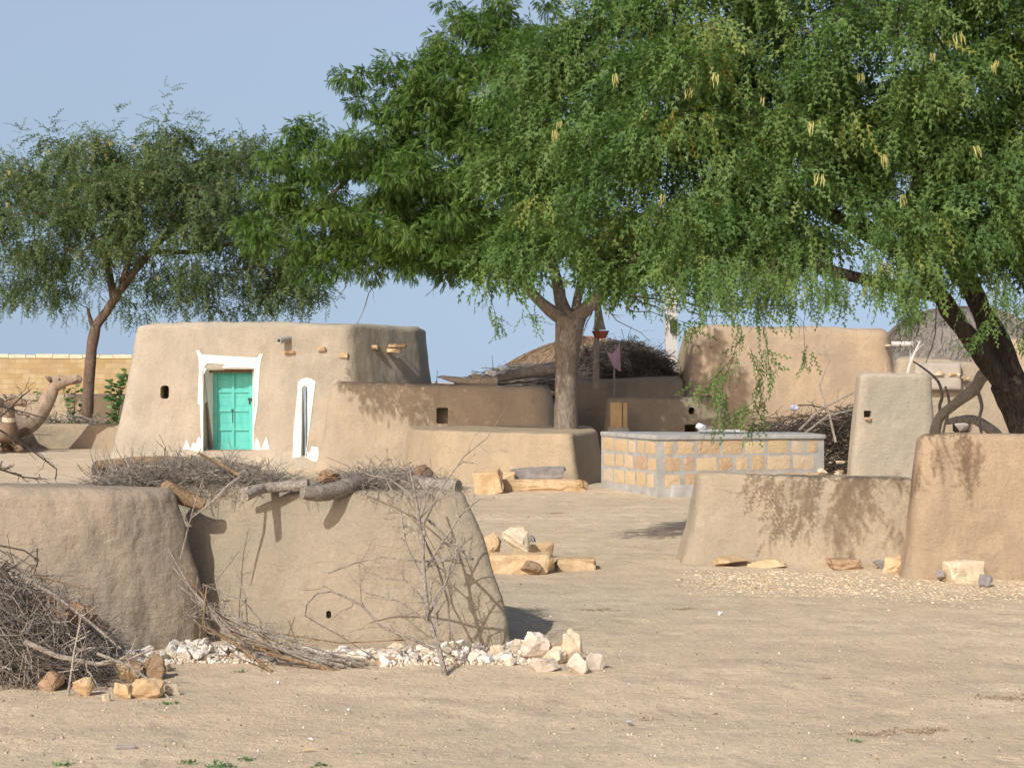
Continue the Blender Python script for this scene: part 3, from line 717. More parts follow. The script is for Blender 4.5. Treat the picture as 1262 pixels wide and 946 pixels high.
# ---------------------------------------------------------------- NEAR ENCLOSURE
mudwall('mud_near_wall', 'near wrinkled mud wall with a broad rounded end, running out of frame on the left', 'wall', M['nearL'],
    [(-5.2, 10.95), (-2.62, 11.06), (-2.0, 11.5), (-2.05, 11.85), (-5.2, 11.9)], 1.04, batter=.20, weights=[.9, .8, .9, .6, 1], flare=.02, top_r=.11, fil=[.2, .6, .3, .1, .2], ds=.022, bp=1.4, amp=.035, fs=1.5, seed=21, zn=.03, fine=.015,
    hf=lambda x, y: 1.0-.022*(x+3.5))
hc = P(402, 761, 11.2)
mudwall('mud_animal_pen', 'near battered mud pen block roofed with brush and logs, dead shrub against it', 'pen', M['nearC'],
    [(-3.1, 12.0), (-1.95, 11.86), (-1.15, 11.24), (.0, 11.30), (-.42, 12.7), (-3.1, 12.9)], 1.0, holes=[((hc.x, 11.2, hc.z), (.035, .5, .05), .016)],
    batter=.30, weights=[.6, .75, .75, .78, .3, .3], flare=.02, top_r=.07, fil=[.2, .5, .5, .09, .3, .3], ds=.024, bp=1.6, amp=.03, fs=1.3, seed=22, zn=.02, fine=.008)

# brush roof
def bx(x0, x1, y0, y1, zt, edge=.3):
    def f():
        x = U(x0, x1); e = min(1, (x-x0)/edge, (x1-x)/edge); return (x, U(y0, y1), .97+U(-.02, 1)*(zt-.97)*max(.15, e))
    return f
b1 = brush(bx(P(118, 0, 12.2).x, P(352, 0, 12.2).x, 11.95, 12.75, 1.13, .5), 1500, (.18, .5), (.0015, .0038), twigs=2)
for i in range(60): # tips that stick up
    a = Vector((U(-2.85, -1.65), U(12, 12.5), 1.08)); b1.tube(wiggly(a, a+Vector((U(-.12, .12), U(-.1, .1), U(.08, .24) if i < 18 else U(.03, .1))), 4, .1), [.003, .0026, .002, .001], 3)
for i in range(30):
    a = Vector((U(-2.9, -2.5), U(12, 12.5), 1.05)); b1.tube(wiggly(a, a+Vector((U(-.12, .05), U(-.1, .1), U(.08, .26))), 4, .1), [.003, .0026, .002, .001], 3)
tag(b1.build('brush_pile', M['deadwood']), 'heap of grey thorny brush on the pen behind the near rounded wall', 'brush pile')
b2 = brush(bx(P(385, 0, 11.9).x, P(555, 0, 11.9).x, 11.6, 12.3, 1.10, .3), 1100, (.12, .38), (.0015, .0035), twigs=2)
for i in range(70):
    a = Vector((P(U(440, 550), 0, 11.6).x, U(11.42, 11.6), U(.96, 1.05))); b2.tube(wiggly(a, a+Vector((U(-.1, .1), U(-.12, 0), U(-.1, .02))), 4, .2), [.003, .0026, .002, .001], 3)
tag(b2.build('brush_pile', M['deadwood']), 'matted grey twigs on the near pen between two brown clods', 'brush pile')
def log(name, label, pts, rad, mat, sides=12, cat='log', wob=.05, par=None):
    mb = MB(); limb_tube(mb, pts, rad, sides, wob); o = mb.build(name, mat, par, smooth=True, sharp=50)
    return tag(o, label, cat) if par is None else o
log('log', 'short brown log lying across the gap between the two near mud blocks', [P(203, 599, 11.8), P(222, 611, 11.75), P(252, 622, 11.75)], [.05, .055, .045], M['brownwood'])
log('log', 'thick split grey log jutting over the pen front and casting a pointed shadow', [P(373, 606, 11.28), P(392, 607, 11.35), P(420, 602, 11.5), P(460, 592, 11.8)], [.04, .054, .06, .045], M['deadwood'], 9, 'log', .16)
log('log', 'straight pale log lying just left of the thick split log', [P(296, 606, 11.72), P(320, 602, 11.68), P(380, 597, 11.66)], [.02, .032, .042], M['deadwood'])
log('log', 'knobby stub of pale wood hanging over the pen edge', [P(301, 613, 11.38), P(318, 604, 11.6), P(335, 599, 11.8)], [.03, .035, .03], M['deadwood_l'])
log('log', 'dark round log end poking out at the right of the brush roof', [P(440, 594, 11.9), P(510, 597, 11.7), P(565, 600, 11.55)], [.05, .055, .05], M['deadwood'])
log('pole', 'long brown pole lying along the back of the left brush heap', [P(120, 573, 12.9), P(190, 567, 12.9), P(260, 570, 12.85), P(320, 578, 12.7)], [.035, .032, .03, .02], M['brownwood'], cat='pole')
log('log', 'dark log end at the far left end of the brush heap', [P(118, 577, 13.0), P(150, 581, 12.9), P(190, 590, 12.6)], [.055, .06, .05], M['darktwig'])
log('stick', 'straight dark stick slanting over the left brush heap below the teal door', [P(244, 558, 12.0), P(270, 571, 12.0), P(296, 586, 11.9)], [.008, .010, .012], M['brownwood'], 6, 'stick')
log('stick', 'curved bleached stick hanging down the pen edge beside the short brown log', [P(297, 587, 11.6), P(280, 600, 11.45), P(262, 618, 11.35), P(236, 638, 11.2)], [.010, .012, .009, .004], M['deadwood_l'], 6, 'stick')
def clod(label, px, py, w, h_, Y, seed, mat='clod'):
    s = Y/F; V, Fc = rock_mesh(seed, (w*s, w*s*.8, h_*s), 20, .2, .12, 2); c = P(px, py, Y); tag(mk('earth_clod', [Vector(v)+c for v in V], Fc, M[mat]), label, 'clod')
clod('reddish brown earth clod on the brush above the thick split log', 404, 587, 34, 19, 11.7, 3, 'brown_rock')
clod('dark brown dung clod on the brush near the right end of the pen roof', 520, 582, 28, 20, 11.8, 4)
clod('pale crumbly clod under the dark dung clod', 516, 593, 34, 16, 11.75, 6, 'brown_rock')

# dead shrub in front of the pen
def PB(l, Y0, Y1): n = len(l); return [P(a, b, Y0+(Y1-Y0)*i/(n-1)) for i, (a, b) in enumerate(l)]
ds_ = thing('dead_shrub', 'tall leafless grey shrub growing against the near pen wall, throwing thin shadows', 'shrub', G(552, 836))
mb = MB()
branchy(mb, PB([(550, 838), (541, 800), (528, 762), (523, 715), (521, 680), (517, 640), (510, 600), (503, 570)], 10.3, 11.05), .017, .006, 2, 12, .33, .8, 7)
mb.build('stem', M['deadwood'], ds_, smooth=True)
brs = [([(535, 800), (505, 786), (470, 772), (445, 745), (425, 735), (408, 728), (390, 731), (378, 744), (376, 758), (392, 768), (418, 782), (448, 802), (472, 816)], 10.5, 10.8, .009, .003, 5),
       ([(404, 706), (440, 693), (472, 686), (522, 692), (582, 688)], 10.9, 10.75, .004, .009, 3),
       ([(527, 640), (545, 655), (562, 672), (583, 689)], 10.95, 10.8, .009, .011, 2),
       ([(522, 705), (545, 668), (570, 632), (592, 614)], 10.75, 10.9, .008, .003, 6),
       ([(527, 760), (548, 722), (560, 680), (588, 655)], 10.6, 10.85, .008, .003, 5),
       ([(520, 650), (545, 600), (572, 562), (600, 540), (622, 505)], 10.9, 11.1, .006, .0015, 4),
       ([(522, 715), (500, 670), (492, 620), (470, 580)], 10.7, 11.05, .008, .0025, 7),
       ([(524, 740), (500, 715), (470, 712), (440, 690)], 10.65, 10.9, .006, .002, 5),
       ([(541, 795), (535, 740), (560, 700), (566, 640), (560, 600)], 10.4, 10.95, .008, .0025, 6),
       ([(527, 765), (490, 740), (450, 730), (425, 700)], 10.55, 10.9, .006, .0015, 4),
       ([(541, 680), (556, 720), (575, 770), (580, 810)], 10.85, 10.9, .003, .002, 3),
       ([(520, 660), (540, 700), (552, 740), (555, 790)], 10.85, 10.95, .009, .005, 2),
       ([(508, 610), (480, 590), (455, 585), (400, 562)], 11.0, 11.3, .008, .002, 6)]
for pts, a, b, r0, r1, k in brs:
    mb = MB(); branchy(mb, PB(pts, a, b), r0, r1, 2, k, .35, .75, 5); mb.build('branch', M['deadwood'], ds_)
# branch heap at the wall foot
bh = thing('dead_branch', 'fan of dead thorny branches leaning at the foot of the near pen', 'branch', G(330, 822))
mb = MB()
for i in range(15):
    e = [(U(208, 300), U(675, 770)), (U(240, 320), U(735, 790)), (U(300, 360), U(780, 805)), (U(390, 470), U(812, 832))]
    if i < 3: e = [(207+i*6, 676+i*22), (235+i*8, 725+i*10), (285, 775+i*6), (410+i*30, 826)]
    branchy(mb, PB(e, 10.95, 10.55), .004, .008, 1, 5, .3, .5, 5)
mb.build('twigs', M['deadwood'], bh)
mb = MB()
branchy(mb, PB([(255, 720), (250, 770), (300, 800), (335, 828)], 10.8, 10.45), .005, .012, 2, 5, .3, .5, 6)
branchy(mb, PB([(420, 828), (330, 805), (270, 760), (225, 700)], 10.5, 10.9), .012, .004, 2, 8, .25, .5, 6); mb.build('limb', M['brownwood'], bh)
mb = MB(); branchy(mb, PB([(222, 690), (232, 650), (240, 620), (250, 590)], 11.2, 11.45), .006, .003, 2, 5, .4, .6)
tag(mb.build('dead_branch', M['deadwood']), 'thin dark branch standing in the gap between the two near walls', 'branch')
mb = MB(); branchy(mb, PB([(330, 778), (420, 792), (500, 788)], 10.85, 10.6), .005, .004, 1, 5, .3, .5)
tag(mb.build('dead_branch', M['brownwood']), 'low horizontal twig at the foot of the pen behind the shrub loop', 'branch')

# left brush pile
def lp():
    x = U(-3.15, -2.42); zt = .60*max(.12, min(1, (-2.25-x)/.75)); y = U(9.9, 10.75); return (x*1.0, y, U(.0, 1)**1.0*zt*min(1, (y-9.6)/.5))
b3 = brush(lp, 1150, (.25, .75), (.0015, .0062), lambda: (random.gauss(.9, .7), random.gauss(0, .6), random.gauss(-.35, .45)), twigs=2, curl=.3)
tag(b3.build('brush_pile', M['deadwood']), 'big tangled heap of grey thorn brush at the left edge of the yard', 'brush pile')
for i, (lab, pts, r, ya, yb, mt) in enumerate([
    ('long grey branch arching over the left brush heap', [(-40, 680), (20, 705), (70, 735), (115, 770), (150, 800)], .014, 10.4, 10.1, 'deadwood'),
    ('pale curved branch in front of the left brush heap', [(30, 790), (70, 808), (120, 818), (160, 812), (190, 798)], .016, 9.8, 9.9, 'deadwood_l'),
    ('dark arched twig above the left brush heap', [(0, 672), (30, 678), (47, 690), (42, 708)], .006, 10.6, 10.6, 'darktwig'),
    ('thin forked stick standing upright in the left brush heap', [(82, 868), (92, 800), (100, 760), (122, 745)], .007, 9.7, 9.9, 'deadwood_l'),
    ('thick dark limb half buried at the top of the left brush heap', [(-30, 700), (5, 705), (25, 735), (35, 770)], .022, 10.3, 10.2, 'darktwig'),
    ('curving brown twig against the near left wall above the heap', [(45, 710), (70, 716), (95, 722), (107, 735)], .005, 10.5, 10.4, 'brownwood'),
    ('grey stick leaning down to the tan stones', [(120, 805), (160, 820), (200, 850), (215, 868)], .010, 9.75, 9.55, 'deadwood')]):
    mb = MB(); branchy(mb, PB(pts, ya, yb), r, r*.5, 2, 6, .35, .7, 7)
    tag(mb.build('dead_branch', M[mt]), lab, 'branch')
# thorn branches beyond the left wall, in front of the camels
for lab, pts, k in [('bare thorny twigs in front of the camels, upper spray', [(-60, 470), (-10, 498), (30, 508), (75, 520)], 7), ('bare thorny branch slanting down in front of the camels', [(-60, 505), (0, 530), (30, 548), (70, 578), (68, 590)], 7), ('bare branch crossing in front of the tan camel neck', [(-50, 540), (5, 510), (25, 490), (38, 480)], 9), ('small dark tangle of twigs at the top of the near left wall', [(-40, 560), (0, 578), (30, 588), (58, 590)], 10)]:
    mb = MB(); branchy(mb, PB(pts, 12.6, 12.9), .010, .003, 2, k, .45, .8, 5); tag(mb.build('dead_branch', M['darktwig']), lab, 'branch')
mb = MB()
mb.tube(PB([(-60, 620), (-55, 520), (-60, 470)], 12.6, 12.6), .03, 6); 
# (post that holds the spray, just outside the frame)
tag(mb.build('stake', M['deadwood']), 'wooden stake beyond the left frame edge holding the thorny twigs', 'stake')

# ---------------------------------------------------------------- STONES
RV = [rock_mesh(100+i, (1, 1, 1), 12, .25, .10, 1) for i in range(10)]
RM = []
for i, (V, Fc) in enumerate(RV):
    me = bpy.data.meshes.new('rubble_stone'); me.from_pydata([tuple(v) for v in V], [], Fc); me.materials.append(M['white_rock'] if i % 5 else M['pale_rock']); RM.append(me)
def rub(x, y, s, z=0):
    o = bpy.data.objects.new('rubble_stone', random.choice(RM)); COL.objects.link(o)
    o.location = (x, y, z+s*.28); o.scale = (s*U(.8, 1.3), s*U(.7, 1.1), s*U(.55, .9)); o.rotation_euler = (U(-.4, .4), U(-.4, .4), U(0, 6.28))
    tag(o, 'small white lump in the strip of rubble along the foot of the near mud walls', 'stone', 'white rubble along the foot of the near walls')
def near_front(px):  # depth of near wall foot at a pixel column
    if px < 250: return 11.35 if px > 205 else 10.95
    return 11.35-(px-250)/190*.2 if px < 440 else 11.12+(px-440)/190*.12
for i in range(292):
    u = random.random(); px = 148+u*500; yf = near_front(px); back = yf-.04; dd = .42 if px < 330 else (.28 if px < 460 else .5)
    v = U(0, 1)**1.2; y = back-v*dd; s = random.choice((U(.035, .06), U(.05, .09), U(.06, .11)))
    x = (px-CX)*y/F; rub(x, y, s, U(0, .05)*(1-v) if px < 330 or px > 480 else 0)
bl = [('rounded cream boulder touching the pen corner', 661, 815, 40, 40, 'white_rock', 11), ('wide cream boulder lying in front of the stack', 670, 829, 38, 22, 'white_rock', 12),
      ('brown boulder leaning in the middle of the stack by the pen corner', 690, 812, 28, 22, 'brown_rock', 13), ('small pale boulder on top of the stack by the pen corner', 664, 806, 26, 20, 'white_rock', 14),
      ('upright tan and white boulder in the middle of the stack', 703, 818, 32, 46, 'pale_rock', 15), ('triangular cream boulder in front of the upright one', 711, 832, 30, 28, 'white_rock', 16),
      ('last cream boulder at the right end of the stack', 734, 828, 24, 26, 'white_rock', 17), ('low tan boulder behind the wide cream one', 683, 820, 40, 26, 'pale_rock', 18),
      ('white boulder at the left end of the boulder stack', 585, 818, 20, 16, 'white_rock', 19), ('grey-white boulder between the shrub stem and the pen corner', 612, 812, 24, 18, 'pale_rock', 20), ('squat white stone left of the pen corner stack', 630, 822, 18, 14, 'white_rock', 21)]
for i, (lab, px, b, w, h_, mt, sd) in enumerate(bl): rock('boulder', lab, px, b, w, h_, M[mt] if mt != 'white_rock' else M['boulder'], sd, boxy=.35, rot=U(-.3, .3), group='boulders by the corner of the near pen')
rock('boulder', 'hollowed tan stone under the pen wall near the low twig', 442, 822, 26, 16, M['pale_rock'], 41, boxy=.3); rock('boulder', 'tan stone half under the pen wall right of the hollowed one', 475, 822, 34, 14, M['brown_rock'], 42, boxy=.3)
for lab, px, b, w, h_, mt, sd in [('big tan boulder in front of the left brush heap', 180, 862, 42, 28, 'sand_rock', 51), ('small tan boulder left of the big tan one', 150, 862, 24, 26, 'sand_rock', 52),
      ('rounded brown boulder behind the big tan one', 190, 835, 34, 30, 'brown_rock', 53), ('orange stone inside the left brush heap', 100, 858, 30, 24, 'sand_rock', 54), ('tan stone under the pale curved branch', 155, 838, 36, 30, 'sand_rock', 55),
      ('small grey stone right of the big tan boulder', 212, 858, 20, 16, 'pale_rock', 56), ('tiny pale stone at the foot of the brush heap', 130, 866, 12, 12, 'pale_rock', 57), ('flat pinkish stone behind the tan boulders', 205, 812, 20, 12, 'pale_rock', 58), ('brown stone hidden low in the left brush heap', 60, 850, 34, 24, 'brown_rock', 59)]:
    rock('boulder', lab, px, b, w, h_, M[mt], sd, boxy=.45, rot=U(-.4, .4))
V, Fc = rock_mesh(60, (1.1, .8, .5), 18, .2, .12, 3); tag(mk('earth_mound', [Vector(v)+Vector((-2.95, 10.6, .2)) for v in V], Fc, plain('red_earth', (.34, .2, .11), .95, .2, 12, .6)), 'reddish earth mound under the left brush heap', 'mound')
# stones by the platform
rock('stone_block', 'orange sandstone block leaning at the left end of the long slab', 602, 608, 36, 30, M['sand_rock'], 61, boxy=.8, tilt=-.2, depth=.5)
rock('stone_slab', 'long flat orange sandstone slab on the ground before the mud platform', 664, 605.5, 112, 15, M['sand_rock'], 62, boxy=.92, depth=.4)
rock('stone_slab', 'dark grey slab lying on the long orange slab', 662, 592, 72, 14, M['grey_rock'], 63, boxy=.92, depth=.35, Y=28.3, z0=.16, tilt=-.03)
rock('stone', 'orange block resting between the leaning block and grey slab', 622, 596, 30, 14, M['sand_rock'], 64, boxy=.8, Y=28.0, z0=.12, depth=.3)
rock('stone', 'small brown stone at the right end of the long slab', 718, 603, 14, 12, M['brown_rock'], 65)
# group in mid yard
for lab, px, b, w, h_, mt, bx_, z0_, sd in [('pale cream rock with a pointed top, highest of the mid-yard group', 636, 694, 42, 32, 'pale_rock', .4, .10, 71), ('broad yellow slab under the pale cream rock', 642, 707, 80, 26, 'sand_rock', .75, 0, 72),
      ('dark brown tilted stone leaning on the broad yellow slab', 651, 708, 34, 20, 'brown_rock', .7, 0, 73), ('orange block behind the left of the pale rock', 606, 690, 26, 34, 'sand_rock', .7, 0, 74),
      ('long brick-shaped yellow block right of the group', 709, 703, 52, 15, 'sand_rock', .95, 0, 75), ('orange stone behind the dark brown one', 668, 690, 36, 22, 'sand_rock', .7, 0, 76), ('squarish tan block next to the brick-shaped one', 675, 703, 16, 22, 'pale_rock', .8, 0, 77), ('grey blue stone peeping behind the cream rock', 656, 688, 12, 22, 'grey_rock', .3, .05, 78)]:
    rock('stone', lab, px, b, w, h_, M[mt], sd, boxy=bx_, z0=z0_, depth=.3, rot=.05)
# at the foot of the right walls
for lab, px, b, w, h_, mt, bx_, sd in [('flat orange slab stone under the left part of the dappled wall', 905, 699, 52, 13, 'sand_rock', .6, 81), ('long low orange stone next along the dappled wall foot', 948, 700, 52, 11, 'sand_rock', .7, 82), ('brown squared stone at the foot of the dappled wall', 1042, 701, 40, 13, 'brown_rock', .9, 83),
      ('small pale stone at the left corner of the dappled wall', 860, 690, 24, 12, 'pale_rock', .4, 84), ('sloping yellow slab where the two right walls meet', 1112, 706, 46, 22, 'sand_rock', .6, 85), ('grey stone beside the sloping yellow slab', 1090, 702, 20, 12, 'grey_rock', .4, 86),
      ('big squarish cream boulder at the foot of the orange wall', 1191, 717, 52, 28, 'pale_rock', .75, 87), ('round grey stone right of the big cream boulder', 1217, 722, 20, 14, 'grey_rock', .2, 88), ('small grey stone left of the big cream boulder', 1164, 716, 14, 14, 'grey_rock', .3, 89), ('pale stone by the sloping yellow slab', 1130, 708, 22, 9, 'pale_rock', .4, 90), ('small brown stone on the wall foot, at right of the sloping slab', 1140, 702, 30, 22, 'brown_rock', .5, 91)]:
    rock('stone', lab, px, b, w, h_, M[mt], sd, boxy=bx_, depth=.25, rot=U(-.2, .2))
# yellow rubble heap right of tank
for i in range(46):
    x = U(4.62, 5.35); y = U(24.6, 27.2); mt = random.choice(('pale_rock', 'sand_rock'))
    V, Fc = rock_mesh(400+i, (U(.08, .2), U(.08, .18), U(.05, .13)), 12, .3); z = .48*max(.1, 1-abs(x-5.1)/.8)*U(.3, 1)+.1
    tag(mk('rubble_stone', [Vector(v)+Vector((x, y, z)) for v in V], Fc, M[mt]), 'yellow broken stone in the rubble heap between the tank and slab wall', 'stone', 'yellow rubble heap beside the tank')
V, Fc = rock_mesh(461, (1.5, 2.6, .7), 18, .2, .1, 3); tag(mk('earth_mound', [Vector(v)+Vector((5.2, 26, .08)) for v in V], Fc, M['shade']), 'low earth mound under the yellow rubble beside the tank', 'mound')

# scattered chips (uncountable)
def chips(name, label, n, sampler, size, mat, flat=.4):
    base = np.array([(-.5, -.4, 0), (.5, -.3, 0), (.35, .5, 0), (-.4, .35, 0), (-.3, -.25, 1), (.3, -.2, .8), (.1, .3, 1)]) ; f3 = [(0, 1, 5), (0, 5, 4), (1, 2, 6), (1, 6, 5), (2, 3, 6), (3, 4, 6), (3, 0, 4), (4, 5, 6), (0, 2, 1), (0, 3, 2)]
    V = []; Fc = []; T = []
    for i in range(n):
        x, y = sampler(); s = U(*size)*(1 if random.random() < .9 else 1.8); a = U(0, 6.28); c, d = math.cos(a), math.sin(a); st = U(.5, 1); b = len(V); fz = U(.5, 1.4)*flat; ti = random.random(); tl = U(-.4, .4)
        zz = gzat(x, y)
        for v in base: V.append((x+s*(v[0]*c-v[1]*st*d), y+s*(v[0]*d+v[1]*st*c), zz-.1*s+s*v[2]*fz+s*v[0]*tl*.5))
        Fc += [tuple(k+b for k in f) for f in f3]; T += [ti]*10
    return tag(mk(name, V, np.array(Fc), mat, origin=(0, 12, 0), tint=T), label, None, None, 'stuff')
def gzat(x, y): return .022*noise.noise(Vector((x*.7, y*.7, 0)))+.010*noise.noise(Vector((x*2.6, y*2.6, 3)))+.006*noise.noise(Vector((x*7, y*7, 8)))
def s1():
    while True:
        px = U(830, 1300); py = U(700, 752) if px > 1050 else U(703, 735); w = math.exp(-((py-712-(px-830)*.03)/15)**2)
        if random.random() < w*min(1, (px-820)/80): 
            q = G(px, py); return q.x, q.y
o = chips('gravel', 'spread of thin yellow stone chips in front of the right-hand walls', 4600, s1, (.010, .045), M['chips'], .22); o['category'] = 'gravel'
def s2():
    py = 640+300*(U(0, 1)**1.0) if random.random() < .8 else U(585, 640); q = G(U(-20, 1290), py); return q.x, q.y
o = chips('pebbles', 'small dark and pale pebbles and bits strewn over the sand', 9000, s2, (.004, .014), M['pebble'], .45); o['category'] = 'pebbles'
def s3():
    px = U(140, 660); y = near_front(px)-U(-.02, .55)*(1 if px < 340 or px > 470 else .6); return (px-CX)*y/F, y
o = chips('rubble_chips', 'fine white grit between the rubble along the near wall foot', 3800, s3, (.010, .034), M['chips'] if False else M['pebble'], .6); o['category'] = 'gravel'; o.data.attributes['tint'].data.foreach_set('value', np.repeat(rng.uniform(.8, 1, 3800), 10).astype(np.float32))

# dung patches, litter, weeds
for lab, px, py, w in [('dark dung patch near the bottom right', 1075, 905, 54), ('dung streak at the right edge near the bottom', 1245, 860, 60), ('small dung patch in the lower right yard', 1020, 836, 26), ('thin dry dung streak right of the dark patch near the bottom', 1135, 901, 60), ('flat brown patch behind the mid-yard stones', 683, 633, 26), ('thin twiggy patch in the middle of the yard', 735, 752, 34), ('thin dark streak below the yellow chips', 840, 750, 30), ('small dark clod near the bottom middle', 800, 885, 20)]:
    c = G(px, py); s = c.y/F*w
    def sm(): 
        q_ = random.gauss(0, .33); return c.x+s*q_, c.y+s*.35*random.gauss(0, .5)+s*.5*math.sin(q_*4)*q_
    ob = chips('dung_patch', lab, 190, sm, (s*.02, s*.07), M['dung'], .4); tag(ob, lab, 'dung')
for lab, px, py, mt in [('crumpled white plastic scrap in the middle of the yard', 888, 757, 'litter'), ('white scrap left of centre near the bottom', 430, 878, 'litter'), ('flat whitish scrap near the bottom left', 382, 914, 'litter'), ('bluish scrap in the lower middle', 775, 892, 'litterb'), ('white scrap below the fan of dead branches', 345, 843, 'litter')]:
    c = G(px, py); s = c.y/F; V, Fc = rock_mesh(px, (9*s, 6*s, 5*s), 10, .2, .2, 1); tag(mk('litter', [Vector(v)+c+Vector((0, 0, .012)) for v in V], Fc, M[mt]), lab, 'litter')
c = G(155, 924); mb = MB(); mb.tube([c+Vector((-.05, 0, .012)), c+Vector((.045, .01, .014))], .011, 8); tag(mb.build('stone', M['grey_rock']), 'grey rod-like scrap near the bottom left corner', 'scrap')
V, Fc = rock_mesh(911, (.05, .04, .012), 10, .7); c = G(200, 886); tag(mk('tile_shard', [Vector(v)+c+Vector((0, 0, .01)) for v in V], Fc, M['sand_rock']), 'flat orange tile shard on the sand below the tan boulders', 'shard')
V, Fc = rock_mesh(912, (.06, .03, .012), 10, .7); c = G(380, 926); tag(mk('tile_shard', [Vector(v)+c+Vector((0, 0, .01)) for v in V], Fc, M['sand_rock']), 'cream tile shard near the bottom left', 'shard')
V, Fc = rock_mesh(913, (.28, .09, .05), 10, .7); c = G(72, 600); 
tag(mk('rag', [Vector(v)*1.0+G(55, 560) for v in V], Fc, M['litterb']), 'small bluish rag on the ground in front of the camels', 'rag')
for lab, px, py, s in [('tiny weed tuft at the bottom, under the flat whitish scrap', 305, 936, .05), ('tiny weed tuft at the very bottom left', 78, 944, .07), ('spreading weed at the bottom, left of centre', 270, 944, .07), ('tiny weed at the bottom near the cream tile shard', 395, 943, .05), ('tiny weed by the dark dung patch', 1055, 914, .05), ('tiny weed at the foot of the fan of branches', 296, 828, .05), ('tiny weed under the leaning grey stick', 208, 868, .07), ('second tiny weed at the very bottom left', 232, 940, .05), ('tiny weed at the bottom middle', 510, 943, .04), ('tiny weed in front of the leaning block slab', 622, 604, .1), ('tiny weed sprout at the bottom, right of the tile shard', 440, 930, .03)]:
    c = G(px, py); N = 26; pos = np.array(c)+rng.normal(0, s*.45, (N, 3))*np.array([1, .6, 0]); dirs = rng.normal(0, 1, (N, 3))*np.array([1, 1, .1])+np.array([0, 0, .8])
    tv = np.array(quadleaf((0, 0, 0), (1, 0, 0), (0, 1, 0), .4, .14, .05)+quadleaf((.1, 0, 0), (.7, .7, 0), (-.7, .7, 0), .35, .14, .05)); tf = np.arange(8).reshape(-1, 4)
    V, Fc = inst(tv, tf, dirs, pos, rng.uniform(.6, 1.2, N)*s); tag(mk('weed', V, Fc, M['calo'], tint=rng.uniform(0, .8, len(Fc))), lab, 'weed')

# ---------------------------------------------------------------- STONE TANK
tk = thing('water_tank', 'low water tank of orange stone blocks set in grey cement', 'tank', (3, 28, 0))
TP = [(1.42, 28.4), (2.14, 26.35), (4.72, 27.0), (4.55, 28.0)]; TH = .90
mb = MB(); mb.add([(x, y, z) for z in (-.05, TH-.05) for x, y in TP], [(3, 2, 1, 0), (4, 5, 6, 7)]+[(i, (i+1) % 4, 4+(i+1) % 4, 4+i) for i in range(4)]); mb.build('cement_wall', M['cement'], tk)
V, Fc = mud_shape([(TP[0][0]-.02, TP[0][1]+.02), (TP[1][0]-.02, TP[1][1]-.03), (TP[2][0]+.03, TP[2][1]-.03), (TP[3][0]+.03, TP[3][1]+.03)], .06, batter=.0, top_r=.015, fil=.03, ds=.06, amp=.008, seed=30, zn=.008)
mk('cap', [(x, y, z+TH-.055 if z > 0 else TH-.056) for x, y, z in V], Fc, M['cement'], tk, smooth=True, sharp=40)
V, Fc = mud_shape([(2.35, 26.33), (4.1, 26.77), (4.1, 27.0), (2.3, 26.6)], .17, batter=.02, top_r=.03, fil=.05, ds=.06, amp=.015, seed=31); mk('footing', V, Fc, M['cement'], tk, smooth=True, sharp=40)
sm_ = MB(); tints = []
def face_stones(a, b, wr):
    a = Vector((*a, 0)); b = Vector((*b, 0)); d = (b-a); L = d.length; d.normalize(); nn = Vector((d.y, -d.x, 0))
    for row, (zb, zt) in enumerate(((.13, .325), (.38, .575), (.625, .81))):
        s = .03+U(0, .1)
        while s < L-.1:
            w_ = min(U(*wr), L-.03-s); 
            if w_ < .06: break
            n, m = 5, 4; V = []; hh = zt-zb; ti = random.random(); sk = [U(-.02, .02) for _ in range(4)]
            for j in range(m+1):
                for i in range(n+1):
                    u = i/n; v = j/m; e = 1 if 0 < i < n and 0 < j < m else 0
                    q = Vector((a.x+s*3, row*5, u*2)); bul = .006*e+.016*e*noise.noise(Vector((s*9+u*3, row*3+v*3, 2)))
                    uu = s+w_*(u*(1)+0)+(.018*noise.noise(Vector((s*5+u*7, v*7+row*9, 1))) if not e else 0); vv = zb+hh*v+(.014*noise.noise(Vector((s*5+u*6, v*5+row*9, 4)))+(sk[0]*(1-u)+sk[1]*u)*(1 if j == m else 0) if not e else 0)
                    p = a+d*uu+nn*(.003+bul); V.append((p.x, p.y, vv))
            Fc = [(j*(n+1)+i, j*(n+1)+i+1, (j+1)*(n+1)+i+1, (j+1)*(n+1)+i) for j in range(m) for i in range(n)]
            sm_.add(V, Fc, ti); s += w_+U(.035, .075)
face_stones(TP[1], TP[2], (.14, .36)); face_stones(TP[0], TP[1], (.22, .5)); face_stones(TP[2], TP[3], (.2, .4)); face_stones(TP[3], TP[0], (.2, .4))
mk('stones', sm_.v, sm_.f, M['tankstone'], tk, tint=sm_.t, smooth=True)
ld = thing('tank_lid', 'flat white slab cover lying on top of the stone tank', 'lid', (3.15, 27.3, TH+.02))
V, Fc = rock_mesh(95, (.72, .5, .035), 24, .95, .01); mk('slab', [Vector(v)+Vector((3.2, 27.3, TH+.045)) for v in V], Fc, M['whitelid'], ld)
V, Fc = rock_mesh(96, (.2, .2, .13), 24, .0, .02); tag(mk('bowl', [Vector(v)+Vector((2.87, 27.2, TH+.11)) for v in V], Fc, M['whitelid']), 'white upturned bowl on the tank cover', 'bowl')

